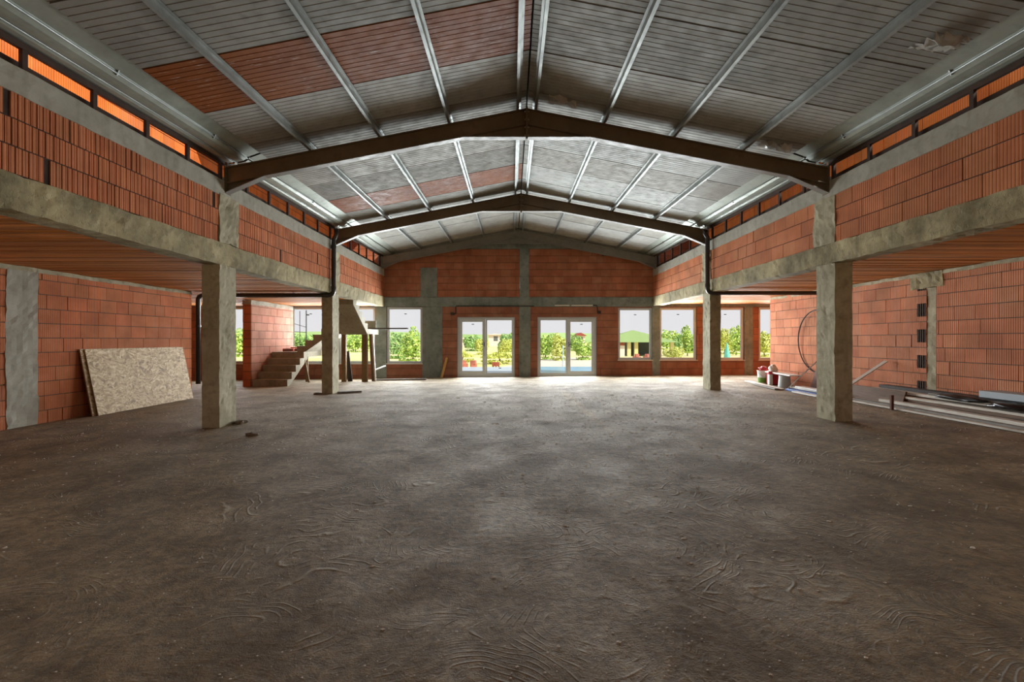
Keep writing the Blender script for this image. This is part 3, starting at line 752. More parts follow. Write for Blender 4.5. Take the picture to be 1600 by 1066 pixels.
# cables, boxes and conduits over the doors
def cable(lab, pts, r=.012, mat='black_rubber', name='black_cable', cat='cable', grp=None):
    bm = BM(); tube(bm, pts, r, 8); return tag(obj(name, bm, mat, smooth=True), lab, cat, grp)
ya = YF - .03
cable('black cable over the left glazed door, along the concrete beam', [(.8, ya, 2.57), (-1.0, ya, 2.58), (-2.02, ya, 2.575), (-2.04, ya, 2.52), (-2.03, ya, 2.30), (-2.12, ya, 2.27)], .014)
cable('black cable running down beside the right glazed door', [(2.95, ya, 2.60), (3.08, ya, 2.595), (3.10, ya, 2.5), (3.10, ya, 2.34), (3.16, ya, 2.31)], .014)
for x0_, x1_, lab in ((1.55, 2.08, 'shorter white conduit under the beam, over the right glazed door'), (2.16, 2.93, 'longer white conduit under the beam, right end over the right door')):
    bm = BM(); box(bm, (x0_, YF - .05, 2.575), (x1_, YF - .016, 2.615)); tag(obj('white_conduit', bm, 'white', bevel=.005), lab, 'conduit', 'white conduits over the right door')
for x_, z_, lab in ((-2.17, 2.25, 'small dark junction box on the bricks left of the left door'), (3.17, 2.30, 'small dark junction box on the bricks right of the right door')):
    e = thing('junction_box', lab, 'junction box', (x_, YF - .02, z_), 'junction boxes on the far wall')
    bm = BM(); box(bm, (x_ - .06, YF - .045, z_), (x_ + .06, YF + .01, z_ + .09)); obj('box_body', bm, 'black_rubber', e, bevel=.006)
    bm = BM(); box(bm, (x_ - .05, YF - .052, z_ + .01), (x_ + .05, YF - .0455, z_ + .08)); obj('box_lid', bm, 'pipe_grey', e)

# ------------------------------------------------------------------ stairs
st = thing('concrete_staircase', 'raw concrete staircase in the left bay turning twice up to the upper floor', 'staircase', (-6.4, 15, -.07))
SX0, SX1, SY = -7.93, -6.87, 13.8
def flight(steps, width0, width1, ax, start, run, z0, rise, thick=.20):
    """profile of a flight along axis ax ('y' or 'x') in direction sign(run)"""
    prof = [(start, z0 - .0)]
    u, z = start, z0
    for i in range(steps):
        prof.append((u, z + rise)); u += run; z += rise; prof.append((u, z))
    sl = rise / run
    prof.append((u, z - thick - .04)); prof.append((start + thick * .9 / abs(sl) * (1 if run > 0 else -1) * .55, z0 - .0 if z0 < .1 else z0 - thick * .4))
    if z0 >= .1: prof[-1] = (start, z0 - thick - .04)
    bm = BM(); n = len(prof)
    mk = (lambda u, w_, z: (w_, u, z)) if ax == 'y' else (lambda u, w_, z: (u, w_, z))
    A = [bm.verts.new(mk(u, width0, z)) for u, z in prof]; B = [bm.verts.new(mk(u, width1, z)) for u, z in prof]
    bm.faces.new(A[::-1]); bm.faces.new(B)
    for i in range(n): bm.faces.new([A[i], A[(i + 1) % n], B[(i + 1) % n], B[i]])
    return bm
r1 = (.95 + .08) / 5
obj('lower_flight', flight(5, SX0, SX1, 'y', SY, .272, -.08, r1), 'concrete_stair', st)
obj('landing', rough_box((SX0, SY + 5 * .272 + .002, .78), (SX1, YF - .12, .95), .004, .2, 91), 'concrete_stair', st)
obj('middle_flight', flight(4, 15.0, 16.25, 'x', -7.15, .27, .95, .19, .16), 'concrete_stair', st)
obj('upper_landing', rough_box((-6.068, 15.0, 1.54), (-4.80, 16.26, 1.71), .004, .2, 92), 'concrete_stair', st)
obj('upper_flight', flight(5, -5.66, -4.80, 'y', 15.0, -.272, 1.71, .18, .15), 'concrete_stair', st)
# the thin side slab edge, pale
bm = BM(); prism_y(bm, [(-7.90, .951), (-6.95, .951), (-6.95, 1.09), (-7.90, 1.09)], 16.10, 16.26); obj('landing_upstand', bm, 'brick_red', st)
for i, (x_, y_, a_) in enumerate(((-7.60, 15.38, .1), (-7.36, 15.62, .4), (-7.56, 15.92, -.2))):
    e = thing('hollow_brick', ('loose hollow brick on the stair landing, front left', 'loose hollow brick on the stair landing, right hand one', 'loose hollow brick on the stair landing, rear one')[i], 'brick', (x_, y_, .952), 'loose bricks on the landing')
    bm = BM(); rot = Matrix.Rotation(a_, 4, 'Z')
    box(bm, (-.17, -.11, .0), (.17, .11, .10)); bmesh.ops.transform(bm, matrix=Matrix.Translation((x_, y_, .952)) @ rot, verts=bm.verts); obj('brick_body', bm, 'brick_red', e, bevel=.006)
    for q in (-.09, .0, .09):
        bm = BM(); box(bm, (q - .03, -.114, .025), (q + .03, -.108, .075)); bmesh.ops.transform(bm, matrix=Matrix.Translation((x_, y_, .952)) @ rot, verts=bm.verts); obj('brick_cavity', bm, 'dark_void', e)
# props under the landings
def prop(lab, p, q, w_, t_, mat='prop', name='timber_prop', cat='prop', grp='timber props under the stairs'):
    bm = BM(); bar(bm, p, q, w_, t_, (0, 1, 0)); return tag(obj(name, bm, mat, bevel=.004), lab, cat, grp)
prop('thick timber prop under the upper landing beside the second left column', (-5.62, 15.1, -.06), (-5.62, 15.1, 1.54), .15, .10, 'prop')
prop('thick yellowish timber prop under the upper landing, its right front corner', (-4.93, 15.12, -.05), (-4.93, 15.12, 1.54), .18, .10, 'prop')
prop('thin timber prop leaning under the upper landing, right of the thick one', (-4.70, 15.3, -.05), (-4.80, 15.3, 1.54), .10, .06, 'plank_brown')
prop('white slender prop standing under the right edge of the upper landing', (-4.62, 15.25, -.05), (-4.72, 15.28, 1.54), .05, .05, 'white')
prop('short white bar sloping across behind the white prop', (-4.645, 15.30, .33), (-4.42, 15.75, .44), .05, .05, 'white', 'white_bar', 'bar', None)
prop('dark board leaning next to the thick prop beside the left column', (-5.45, 15.2, -.06), (-5.62, 15.35, .95), .16, .03, 'plank_dark', 'leaning_board', 'board', None)
prop('vertical timber prop under the lower stair landing', (-6.93, 15.25, -.07), (-6.93, 15.25, .78), .08, .06, 'prop')
prop('slanting timber prop under the lower stair landing', (-6.72, 14.95, -.07), (-6.90, 15.0, .74), .05, .04, 'prop')
prop('long dark plank sticking out to the right from the upper stair landing', (-5.2, 15.7, 1.735), (-3.58, 15.5, 1.735), .05, .12, 'plank_dark', 'long_plank', 'plank', None)
bm = BM(); box(bm, (-5.25, 16.0, 1.712), (-4.82, 16.03, 2.02)); tag(obj('lit_wall_patch', bm, 'concrete_grey'), 'small grey patch on the upper stair landing, standing for the lit wall behind', 'board')  # added patch; its grey stands in for the lit wall behind

# ------------------------------------------------------------------ strand boards on the left wall
def leaning_sheet(lab, dx, dy, sl):
    y0_, y1_ = 8.47 + dy, 10.99 + dy; xb, xt = -7.76 + dx, XLW + .06 + dx * .5
    zb = fz(-7.8) + .004; L_ = 1.27; zt = zb + math.sqrt(L_ ** 2 - (xt - xb) ** 2)
    nrm = Vector((zt - zb, 0, -(xt - xb))).normalized() * .022
    bm = BM(); P = [(xb, y0_, zb), (xb, y1_, zb), (xt, y1_ - sl, zt), (xt, y0_ - sl, zt)]
    v = [bm.verts.new(p) for p in P] + [bm.verts.new(Vector(p) - nrm) for p in P]
    bm.faces.new(v[:4])
    for f in ((7, 6, 5, 4), (0, 4, 5, 1), (1, 5, 6, 2), (2, 6, 7, 3), (3, 7, 4, 0)): bm.faces.new([v[i] for i in f]).material_index = 1
    tag(obj('strand_board', bm, ['osb', 'osb_edge']), lab, 'board', 'strand boards leaning on the left wall')
leaning_sheet('pale strand board leaning on the left brick wall, the front sheet', 0, 0, 0)
leaning_sheet('strand board behind the front sheet on the left wall, only its edge showing', -.055, -.06, .01)

# ------------------------------------------------------------------ right side: buckets, bench, planks
def bucket(name, lab, c, r0, r1_, h, mat, band=None, handle=True):
    e = thing(name, lab, 'bucket', c, None)
    bm = BM(); lathe(bm, c, [(r0, 0), (r0 + (r1_ - r0) * .96, h * .96), (r1_ * 1.05, h * .96), (r1_ * 1.05, h), (r1_ * .94, h), (r0 * .92, .02)], 28)
    obj('bucket_body', bm, mat, e, smooth=False)
    if band:
        bm = BM(); z0_, z1_ = h * .05, h * .45; ra = r0 + (r1_ - r0) * .05; rb = r0 + (r1_ - r0) * .45
        lathe(bm, c, [(ra + .002, z0_), (rb + .003, z1_), (rb - .02, z1_), (ra - .02, z0_)], 28); obj('printed_band', bm, band, e)
    if handle:
        bm = BM(); tube(bm, [(c[0] - r1_ * 1.06 * math.cos(t), c[1] - r1_ * .9 * math.sin(t), c[2] + h * .93 - .16 * math.sin(t)) for t in [math.pi * i / 12 for i in range(13)]], .004, 6); obj('handle', bm, 'galv', e)
    return e
bx, by = 7.40, 13.27
bucket('paint_bucket', 'white paint bucket with a green band at the far end of the junk', (bx, by, fz(bx)), .145, .17, .37, 'white', 'green')
def rag(lab, c, sz, mat, seed, name='rag', cat='cloth'):
    bm = BM(); bmesh.ops.create_icosphere(bm, subdivisions=3, radius=1)
    for v in bm.verts:
        n_ = noise.noise(v.co * 1.7 + Vector((seed, 0, 0))) * .45 + noise.noise(v.co * 4 + Vector((0, seed, 0))) * .2
        v.co *= 1 + n_; v.co = Vector((v.co.x * sz[0], v.co.y * sz[1], max(v.co.z, -.6) * sz[2]))
    zl = min(v.co.z for v in bm.verts); bmesh.ops.translate(bm, verts=bm.verts, vec=Vector(c) - Vector((0, 0, zl)))
    tag(obj(name, bm, mat, smooth=True), lab, cat)
rag('red crumpled rag heaped on the paint bucket', (bx - .02, by, fz(bx) + .372), (.12, .1, .075), 'red', 3)
cx_, cy_ = 7.55, 12.85
e = thing('plastic_crate', 'red plastic crate under the white board bench', 'crate', (cx_, cy_, fz(cx_)))
bm = BM(); z_ = fz(cx_)
for a, b in (((-.22, -.16, 0), (.22, .16, .02)), ((-.22, -.16, 0), (-.2, .16, .34)), ((.2, -.16, 0), (.22, .16, .34)), ((-.22, -.16, 0), (.22, -.14, .34)), ((-.22, .14, 0), (.22, .16, .34))):
    box(bm, (cx_ + a[0], cy_ + a[1], z_ + a[2]), (cx_ + b[0], cy_ + b[1], z_ + b[2]))
obj('crate_body', bm, 'red', e)
bm = BM(); rect_frame(bm, cx_ - .235, cx_ + .235, z_ + .30, z_ + .34, .012, cy_ - .175, cy_ - .16); obj('crate_rim', bm, 'red', e)
gx, gy = 7.22, 11.95
bucket('grey_bucket', 'grey builders bucket turned upside down holding up the white board', (gx, gy, fz(gx)), .16, .13, .33, 'grey_plastic', None, False)
bm = BM(); bar(bm, (7.45, 13.0, .425), (7.27, 11.55, .425), .30, .03); tag(obj('white_board', bm, 'white', bevel=.004), 'white board laid as a bench over the crate and grey bucket', 'board')
jx, jy = 7.43, 12.60
e = thing('white_canister', 'white canister with a red cap standing in front of the red crate', 'canister', (jx - .22, jy, fz(jx)))
bm = BM(); box(bm, (jx - .27, jy - .06, fz(jx)), (jx - .17, jy + .06, fz(jx) + .31)); obj('canister_body', bm, 'white', e, bevel=.015)
bm = BM(); lathe(bm, (jx - .22, jy, fz(jx) + .31), [(.05, 0), (.05, .07), (.045, .08)], 16); obj('cap', bm, 'red', e)
rag('white plastic bag on the far end of the board bench', (7.44, 12.86, .442), (.10, .09, .12), 'white', 7, 'plastic_bag', 'bag')
# coil of pipe leaning on the wall
bm = BM(); tube(bm, [(XRW - .05 - .03 * math.sin(t), 11.62 + .80 * math.cos(t), 1.30 + .82 * math.sin(t)) for t in [2 * math.pi * i / 48 for i in range(48)]], .016, 8, closed=True)
tag(obj('pipe_hoop', bm, 'plank_dark', smooth=True), 'thin dark plastic pipe hoop hung on the right brick wall behind the column', 'pipe')
bm = BM(); quadbox(bm, [(7.62, 11.05, fz(7.6)), (7.64, 11.05, fz(7.6)), (7.64, 11.55, fz(7.6)), (7.62, 11.55, fz(7.6)), (7.86, 11.05, .86), (7.88, 11.05, .86), (7.88, 11.55, .86), (7.86, 11.55, .86)])
tag(obj('brown_board', bm, 'brown_board'), 'brown board leaning upright on the wall behind the right column', 'board')
bm = BM(); bar(bm, (7.02, 11.5, fz(7) + .03), (7.50, 10.95, .92), .045, .02); tag(obj('white_stick', bm, 'white'), 'thin white stick leaning on the brown board', 'stick')
bm = BM(); bar(bm, (6.62, 9.3, .20), (7.86, 9.48, .90), .09, .02); tag(obj('metal_profile', bm, 'white'), 'bright metal profile leaning on the wall right of the near column', 'profile')  # sheen painted in: flat white instead of reflecting metal
bm = BM(); box(bm, (7.55, 6.5, .425), (7.9, 7.3, .53)); tag(obj('foam_block', bm, 'foam', bevel=.005), 'pale grey foam block on the plank pile at the photo edge', 'block')
bm = BM(); box(bm, (6.9, 10.2, fz(7)), (7.45, 11.4, fz(7) + .05)); tag(obj('blue_sheet', bm, 'blue', bevel=.01), 'folded blue plastic sheet under the planks behind the right column', 'sheet')
# long planks: (x at near end, near y, x at far end, far y, z, width, thickness, material, label)
PL = [
 (7.06, 6.3, 7.06, 9.9, 0, .17, .03, 'plank_pale', 'pale plank lying outermost on the floor beside the plank pile'),
 (7.12, 6.0, 7.16, 9.4, .031, .14, .03, 'plank_grey', 'grey plank second from the floor at the front of the pile'),
 (7.27, 6.2, 7.30, 9.6, 0, .2, .05, 'plank_pale', 'broad pale plank on the floor in the middle of the pile'),
 (7.24, 5.9, 7.28, 8.9, .062, .16, .05, 'plank_pale', 'clean pale plank along the middle of the pile front'),
 (7.50, 6.0, 7.50, 9.8, 0, .2, .05, 'plank_dark', 'dark plank at the bottom of the pile, middle row'),
 (7.45, 6.1, 7.50, 9.7, .113, .19, .05, 'plank_brown', 'brown plank in the middle of the pile, third layer'),
 (7.46, 5.8, 7.46, 8.7, .164, .16, .04, 'plank_pale', 'pale weathered plank on the third layer of the pile'),
 (7.73, 6.0, 7.73, 9.9, 0, .2, .08, 'plank_brown', 'brown plank at the bottom of the pile against the wall'),
 (7.50, 6.2, 7.50, 9.9, .051, .19, .06, 'plank_dark', 'dark plank on the second layer against the wall'),
 (7.72, 6.1, 7.73, 9.8, .081, .2, .07, 'plank_grey', 'grey plank on the second layer beside the wall'),
 (7.72, 6.1, 7.72, 9.7, .152, .19, .07, 'plank_brown', 'brown plank on the third layer beside the wall'),
 (7.60, 6.0, 7.66, 9.6, .223, .2, .05, 'plank_pale', 'pale plank near the top of the pile with split end'),
 (7.76, 5.8, 7.80, 9.5, .274, .2, .06, 'plank_dark', 'long dark plank on top of the pile along the wall'),
 (7.62, 6.4, 7.60, 8.2, .274, .10, .04, 'plank_grey', 'short grey batten on top of the pile'),
 (6.88, 11.5, 7.15, 13.75, 0, .16, .03, 'plank_pale', 'pale plank on the floor in front of the buckets'),
 (6.74, 11.6, 6.92, 12.9, 0, .12, .03, 'plank_grey', 'grey plank on the floor, outermost beside the pale one near the buckets'),
 (7.16, 9.95, 7.20, 11.5, .051, .22, .035, 'plank_pale', 'pale plank resting on the blue sheet'),
 (7.12, 9.9, 7.16, 11.3, .087, .2, .03, 'white', 'white painted plank topmost behind the right column'),
 (6.80, 9.95, 6.86, 10.95, 0, .12, .03, 'white', 'short white board on the floor behind the right column'),
]
for xa, ya_, xb, yb_, z_, w_, t_, mt, lab in PL:
    zz = fz(7.3) + z_ + t_ / 2 + .002; jit = R.uniform(-.035, .035); xa += jit; xb -= jit; ya_ += R.uniform(-.3, .2)
    bm = BM(); bar(bm, (xa, ya_, zz), (xb, yb_, zz), w_, t_); tag(obj('long_plank', bm, mt, bevel=.003), lab, 'plank', 'planks along the right wall')
bm = BM(); quadbox(bm, [(7.30, 8.45, .125), (7.33, 8.45, .125), (7.36, 10.6, .125), (7.33, 10.6, .125), (7.42, 8.5, .37), (7.45, 8.5, .37), (7.48, 10.5, .37), (7.45, 10.5, .37)])
tag(obj('edge_board', bm, 'plank_brown'), 'broad brown board on edge leaning on the pile behind the right column', 'board')
rag('dark crumpled plastic sheeting on the plank pile, middle', (7.52, 7.55, .33), (.13, .45, .055), 'black_rubber', 21, 'plastic_sheeting', 'sheeting')
rag('dark crumpled plastic sheeting on the plank pile beside the grey block', (7.45, 6.75, .31), (.11, .28, .06), 'black_rubber', 26, 'plastic_sheeting', 'sheeting')
bm = BM(); bar(bm, (6.92, 8.22, fz(7)), (6.92, 8.22, .34), .045, .04, (0, 1, 0)); tag(obj('wooden_stake', bm, 'brown_board'), 'short rusty brown stake standing upright at the plank pile', 'stake')

# ------------------------------------------------------------------ small things on the floor
bm = BM(); bar(bm, (-2.52, 16.1, -.015), (-2.36, YF - .035, .70), .08, .03, (0, 1, 0)); tag(obj('wooden_batten', bm, 'prop_yellow'), 'yellow wooden batten leaning on the far wall left of the left door', 'batten')
bm = BM(); bar(bm, (-4.72, 15.4, .0 - .025), (-2.95, 15.5, -.01), .08, .05); tag(obj('floor_plank', bm, 'plank_grey'), 'grey plank on the floor under the leftmost nave window', 'plank')
bm = BM(); bar(bm, (-4.54, 11.72, -.022), (-3.98, 11.95, -.018), .07, .045); tag(obj('floor_plank', bm, 'plank_grey'), 'short dark plank on the floor at the second left column base', 'plank')
def lump(name, lab, c, s_, mat, seed, cat='rubble', grp=None):
    bm = BM(); bmesh.ops.create_icosphere(bm, subdivisions=2, radius=1)
    for v in bm.verts: v.co *= 1 + .4 * noise.noise(v.co * 1.6 + Vector((seed, 0, 0))); v.co = Vector((v.co.x * s_[0] + c[0], v.co.y * s_[1] + c[1], max(v.co.z, -.4) * s_[2] + c[2] + s_[2] * .35))
    tag(obj(name, bm, mat), lab, cat, grp)
lump('rubble_lump', 'dark clod on the floor just in front of the nearest left column', (-3.78, 6.55, fz(-3.8)), (.10, .06, .03), 'clod', 1)
lump('rubble_lump', 'rubble heaped at the right foot of the nearest left column', (-4.55, 7.55, fz(-4.6)), (.10, .12, .04), 'clod', 5)
lump('rubble_lump', 'flat clod on the floor at the second left column foot', (-4.98, 11.58, fz(-4.9)), (.12, .07, .035), 'clod', 9)
lump('mortar_chip', 'largest white mortar chip on the floor, far right of the near floor', (2.92, 2.86, fz(2.9)), (.016, .012, .006), 'crumb', 12)
bm = BM(); rr = random.Random(12)
for i in range(2200):
    y = 1.8 + 9 * rr.random() ** 1.25; x = rr.uniform(-1, 1) * min(7, y * 1.15) if i % 3 else rr.gauss(.6, .35) * y * .55
    r_ = rr.uniform(.0018, .005) * (1.8 if rr.random() < .07 else 1) * (.15 + .36 * y)
    z = fz(x) + .003 + .007 * noise.noise(Vector((x * .9, y * .9, 0))) + .006 * noise.noise(Vector((x * 2.7, y * 2.7, 5))) - .004
    a = rr.random() * 6.28; ex = rr.uniform(.8, 2.4)
    base_ = [bm.verts.new((x + r_ * ex * math.cos(a + k * 1.5708 + rr.uniform(-.3, .3)) , y + r_ * math.sin(a + k * 1.5708), z - .002)) for k in range(4)]
    t_ = bm.verts.new((x + rr.uniform(-.3, .3) * r_, y, z + r_ * .35))
    for k in range(4): bm.faces.new([base_[k], base_[(k + 1) % 4], t_])
o = obj('mortar_crumbs', bm, 'crumb'); tag(o, 'fine white mortar crumbs scattered over the dirty floor', 'rubble'); o['kind'] = 'stuff'

# ------------------------------------------------------------------ outside
def flat(name, pts, z, mat):
    bm = BM(); A = [bm.verts.new((x, y, z)) for x, y in pts]; B = [bm.verts.new((x, y, z - .3)) for x, y in pts]; n = len(pts)
    bm.faces.new(A); bm.faces.new(B[::-1])
    for i in range(n): bm.faces.new([A[i], A[(i + 1) % n], B[(i + 1) % n], B[i]])
    return struct(name, bm, mat)
flat('ground_outside', [(-400, -60), (400, -60), (400, 420), (-400, 420)], -.16, 'field')
flat('terrace', [(-3.2, YF + .27), (13, YF + .27), (13, 23.2), (-3.2, 23.2)], -.05, 'terrace')
flat('gravel_yard', [(-1, 23.2), (30, 23.2), (30, 38), (3, 36)], -.12, 'gravel')
bm = BM(); box(bm, (1.1, 18.6, -.06), (4.5, 22.9, -.02)); tag(obj('pool_cover', bm, 'pool', bevel=.01), 'flat bright blue pool cover on the terrace outside the right door', 'pool cover')
bm = BM()
xs = [-400 + i * 16 for i in range(51)]
for a, b in zip(xs[:-1], xs[1:]):
    ha, hb = [4.6 + 2.6 * max(0, -x / 200) + 1.2 * noise.noise(Vector((x * .02, 0, 0))) for x in (a, b)]
    quadbox(bm, [(a, 230, -1), (b, 230, -1), (b, 300, -1), (a, 300, -1), (a, 250, ha), (b, 250, hb), (b, 300, hb), (a, 300, ha)])
struct('hills', bm, 'hill')
def shrub(name, lab, c, w_, h_, mat, seed, n=700, trunk=0, cat='bush', grp='bushes beyond the far windows'):
    rr = random.Random(seed); e = thing(name, lab, cat, (c[0], c[1], -.16), grp)
    bm = BM(); lay = bm.loops.layers.float_color.new('tint')
    blobs = [(rr.uniform(-.55, .55) * w_, rr.uniform(-.3, .3) * w_, rr.uniform(.12, .72) * h_, rr.uniform(.3, .5)) for _ in range(9)] + [(0, 0, .5 * h_, .55), (0, 0, .15 * h_, .6)]
    for i in range(n):
        bx_, by_, bz_, br = rr.choice(blobs)
        v = Vector((rr.gauss(0, 1), rr.gauss(0, 1), rr.gauss(0, 1))).normalized()
        p = Vector((c[0] + bx_ + v.x * br * w_ * .62, c[1] + by_ + v.y * br * w_ * .62, max(.0 if not trunk else trunk * .7, bz_ + v.z * br * h_ * .75)))
        p.z = p.z - .14 if p.z < .2 else p.z
        s_ = rr.uniform(.03, .075) * (w_ + h_) * .5; d1 = Vector((rr.gauss(0, 1), rr.gauss(0, 1), rr.gauss(0, 1))).normalized(); d2 = d1.cross(v).normalized()
        f = bm.faces.new([bm.verts.new(p + d1 * s_), bm.verts.new(p + d2 * s_ * .6), bm.verts.new(p - d1 * s_), bm.verts.new(p - d2 * s_ * .6)])
        k = rr.random()
        for l in f.loops: l[lay] = (k, k, k, 1)
    obj('foliage', bm, mat, e)
    bm = BM(); tube(bm, [(c[0], c[1], -.16), (c[0] + .05, c[1], max(trunk, .3 * h_)), (c[0], c[1], .6 * h_)], [.04 * w_, .03 * w_, .015 * w_], 7); obj('trunk', bm, 'bark', e)
SH = [  # px, depth, top px, half width px, material, kind, label
 (622, 36, 516, 13, 'leaf_dark', 'bush', 'dark green bush at left in the leftmost nave window', 0),
 (645, 30, 513, 18, 'leaf', 'tree', 'bright green tree with spreading crown in the leftmost nave window', .7),
 (742, 60, 520, 16, 'leaf_dark', 'bush', 'dark bush far away behind the left door, left leaf', 0),
 (752, 45, 527, 10, 'leaf_yellow', 'bush', 'yellow green bush behind the left door, by the mullion', 0),
 (790, 52, 519, 13, 'leaf_dark', 'tree', 'dark tree behind the left door, right leaf', .6),
 (788, 40, 530, 14, 'leaf_yellow', 'bush', 'low yellow green bush in the right leaf of the left door', 0),
 (852, 34, 519, 18, 'leaf', 'bush', 'big leafy bush at left in the right door', 0),
 (876, 32, 521, 15, 'leaf_yellow', 'bush', 'big bright bush beside the mullion of the right door', 0),
 (898, 60, 521, 9, 'leaf_dark', 'tree', 'distant dark tree in the right leaf of the right door', .6),
 (910, 33, 528, 17, 'leaf', 'bush', 'rounded bush in the right leaf of the right door', 0),
 (1042, 70, 517, 20, 'leaf', 'bush', 'far green thicket in the window right of the beam end', 0),
 (1056, 46, 522, 9, 'leaf_dark', 'tree', 'small dark tree left of the tall tree, right window', .6),
 (1074, 42, 509, 13, 'leaf', 'tree', 'tall slender tree in the window left of the second right column', .9),
 (1052, 30, 541, 14, 'leaf_yellow', 'bush', 'low yellow grass bush under the slender tree', 0),
 (1132, 48, 515, 14, 'leaf_yellow', 'bush', 'pale bush right of the second right column', 0),
 (1150, 44, 510, 12, 'leaf', 'tree', 'leafy tree in the window right of the second right column', .7),
 (1194, 40, 513, 14, 'leaf_yellow', 'bush', 'yellow green bush seen in the narrow far right window', 0),
 (375, 40, 508, 18, 'leaf', 'bush', 'pale green bush in the far left window behind the column', 0),
 (478, 75, 522, 30, 'leaf_dark', 'bush', 'distant green thicket behind the staircase window', 0),
 (556, 55, 519, 20, 'leaf', 'bush', 'green bush in the window under the stairs', 0),
 (722, 30, 547, 18, 'leaf_yellow', 'bush', 'tall yellow grass clump in the left leaf of the left door', 0),
 (780, 28, 549, 26, 'leaf_yellow', 'bush', 'tall yellow grass clump in the right leaf of the left door', 0)]
for i, (px, Y, ty, hw, mt, kd, lab, tr) in enumerate(SH):
    X = (px - 800) / F * Y; top_ = CZ + (531 - ty) * Y / F; hwid = hw * Y / F
    shrub('leafy_' + kd, lab, (X, Y), hwid * 1.5, (top_ + .0) / 1.02, mt, 100 + i, 2200, tr * top_ * .12 if tr else 0, kd, 'bushes and trees beyond the windows')
# garden hut with a green hipped roof
def hut():
    X, Y = 12.3, 43.0; e = thing('garden_hut', 'open hut with a green hipped roof outside the window right of the doors', 'hut', (X - .4, Y, -.16))
    cx, hx, hy, ze, za = 11.5, 3.6, 2.6, 1.12, 2.25
    bm = BM(); v = [bm.verts.new(p) for p in ((cx - hx, Y - hy, ze), (cx + hx, Y - hy, ze), (cx + hx, Y + hy, ze), (cx - hx, Y + hy, ze), (cx - .1, Y, za), (cx + .1, Y, za))]
    for f in ((0, 1, 5, 4), (1, 2, 5), (2, 3, 4, 5), (3, 0, 4), (3, 2, 1, 0)): bm.faces.new([v[i] for i in f])
    obj('hut_roof', bm, 'roof_green', e)
    bm = BM(); box(bm, (cx - 3.3, Y + 1.8, -.16), (cx + 3.3, Y + 2.2, ze)); obj('hut_wall', bm, 'dark_void', e)
    bm = BM(); box(bm, (cx - 3.3, Y - 2.2, -.16), (cx - 1.3, Y - 2.0, ze - .25)); obj('front_wall', bm, 'house_wall', e)
    bm = BM(); box(bm, (cx - 3.3, Y - 2.21, ze - .3), (cx - 1.3, Y - 2.0, ze)); obj('wall_band', bm, 'brick_red', e)
    for x_ in (cx - .9, cx - .25, cx + 3.0):
        bm = BM(); box(bm, (x_ - .16, Y - 2.2, -.16), (x_ + .16, Y - 1.9, ze)); obj('hut_post', bm, 'yellow_wall', e)
hut()
def house(lab, px0, px1, ty, ey, Y, wall, roof, by=-.16):
    x0_, x1_ = (px0 - 800) / F * Y, (px1 - 800) / F * Y; zt, ze = CZ + (531 - ty) * Y / F, CZ + (531 - ey) * Y / F
    e = thing('distant_house', lab, 'house', ((x0_ + x1_) / 2, Y, by), 'distant houses')
    bm = BM(); box(bm, (x0_, Y, by), (x1_, Y + 7, ze)); w_ = obj('house_wall', bm, wall, e)
    bm = BM(); xm = (x0_ + x1_) / 2; prism_y(bm, [(x0_ - .5, ze), (x1_ + .5, ze), (xm, zt)], Y - .5, Y + 7.5); obj('house_roof', bm, roof, e)
    bm = BM(); box(bm, (xm - .5, Y - .03, ze - 1.5), (xm + .5, Y + .01, ze - .3)); obj('house_window', bm, 'dark_void', w_)
house('distant pale house with flat pink roof behind the left door', 763, 786, 521.5, 523.5, 110, 'house_wall', 'house_wall')
house('small distant house with red gabled roof behind the right door', 901, 914, 520, 525, 120, 'house_wall', 'roof_red')
house('distant low white house behind the left leaf of the left door', 720, 738, 527, 530, 100, 'house_wall', 'house_wall')
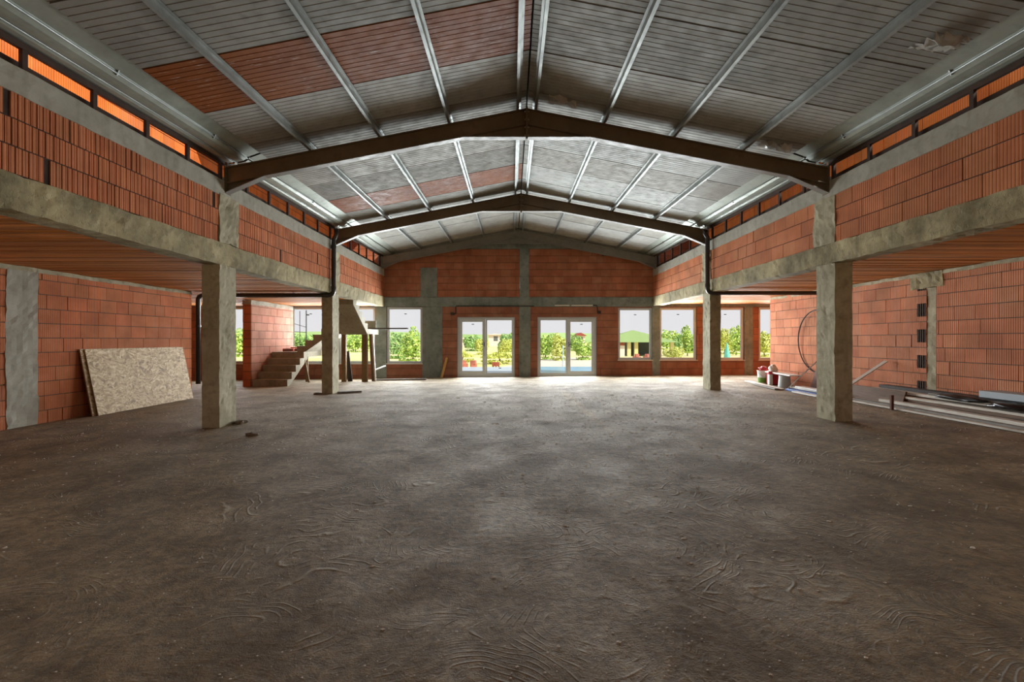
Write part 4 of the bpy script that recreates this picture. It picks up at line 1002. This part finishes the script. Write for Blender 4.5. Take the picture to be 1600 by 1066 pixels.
# brick heaps and pallets in the yard
def brick_heap(lab, c, n, sp, seed):
    rr = random.Random(seed)
    for i in range(n):
        lv = 0 if i < n * .7 else 1; m_ = i if not lv else i - int(n * .7); x_, y_ = c[0] + (m_ % 3 - 1) * sp * .9 + rr.uniform(-.02, .02), c[1] + (m_ // 3 - 1) * .42; a_ = rr.uniform(-.3, .3)
        bm = BM(); box(bm, (-.14, -.1, 0), (.14, .1, .2)); bmesh.ops.transform(bm, matrix=Matrix.Translation((x_, y_, -.14 + lv * .2)) @ Matrix.Rotation(a_, 4, 'Z'), verts=bm.verts)
        tag(obj('loose_brick', bm, 'brick_pale'), lab, 'brick', lab + ' group')
brick_heap('loose red brick in the heap outside the left door', (-2.55, 24.2), 12, .55, 5)
brick_heap('orange brick in the heap in front of the green roofed hut', (10.3, 34.5), 14, .8, 6)
e = thing('brick_pallet', 'pallet of brown bricks outside the right leaf of the left door', 'pallet', (-.86, 23.9, -.16))
bm = BM(); box(bm, (-1.05, 23.7, -.04), (-.67, 24.1, .16)); obj('brick_stack', bm, 'brick_red', e)
bm = BM()
for q in (-1.03, -.88, -.73): box(bm, (q, 23.7, -.16), (q + .06, 24.1, -.04))
obj('pallet_base', bm, 'plank_brown', e)
# pole frame outside the stair window
Y = 21.0
at = lambda px, py: ((px - 800) / F * Y, Y, CZ + (531 - py) * Y / F)
e = thing('pole_frame', 'dark thin pole frame with crossbars outside the stair window', 'frame', (at(478, 532)[0], Y, -.16))
for px, a, b, r_ in ((478.5, 485, 575, .025), (468.5, 486, 575, .016)):
    bm = BM(); x_, _, zt = at(px, a); tube(bm, [(x_, Y, -.17), (x_, Y, zt)], r_, 8); obj('pole', bm, 'pole_dark', e)
for (p, q) in (((460, 518.5), (478.5, 519.5)), ((460, 506), (478.5, 511.5))):
    bm = BM(); tube(bm, [at(*p), at(*q)], .013, 6); obj('crossbar', bm, 'pole_dark', e)
bm = BM(); tube(bm, [at(478.5, 492), at(483, 492.3)], .03, 6); obj('lamp_arm', bm, 'pole_dark', e)
x_, y_ = 336 / F * 32, 32
e = thing('closed_parasol', 'closed turquoise parasol outside the window right of the second right column', 'parasol', (x_, y_, -.16))
bm = BM(); lathe(bm, (x_, y_, 0), [(.22, .05), (.2, .3), (.1, .75), (.03, 1.15)], 10); obj('canopy', bm, 'turquoise', e)
bm = BM(); tube(bm, [(x_, y_, -.16), (x_, y_, 1.2)], .02, 6); obj('pole', bm, 'pole_dark', e)
bm = BM(); x_ = 79.5 / F * 24; tube(bm, [(x_, 24, -.16), (x_, 24, 1.05)], .03, 8); tag(obj('blue_post', bm, 'pale_blue'), 'pale blue post outside the right door beside its mullion', 'post')
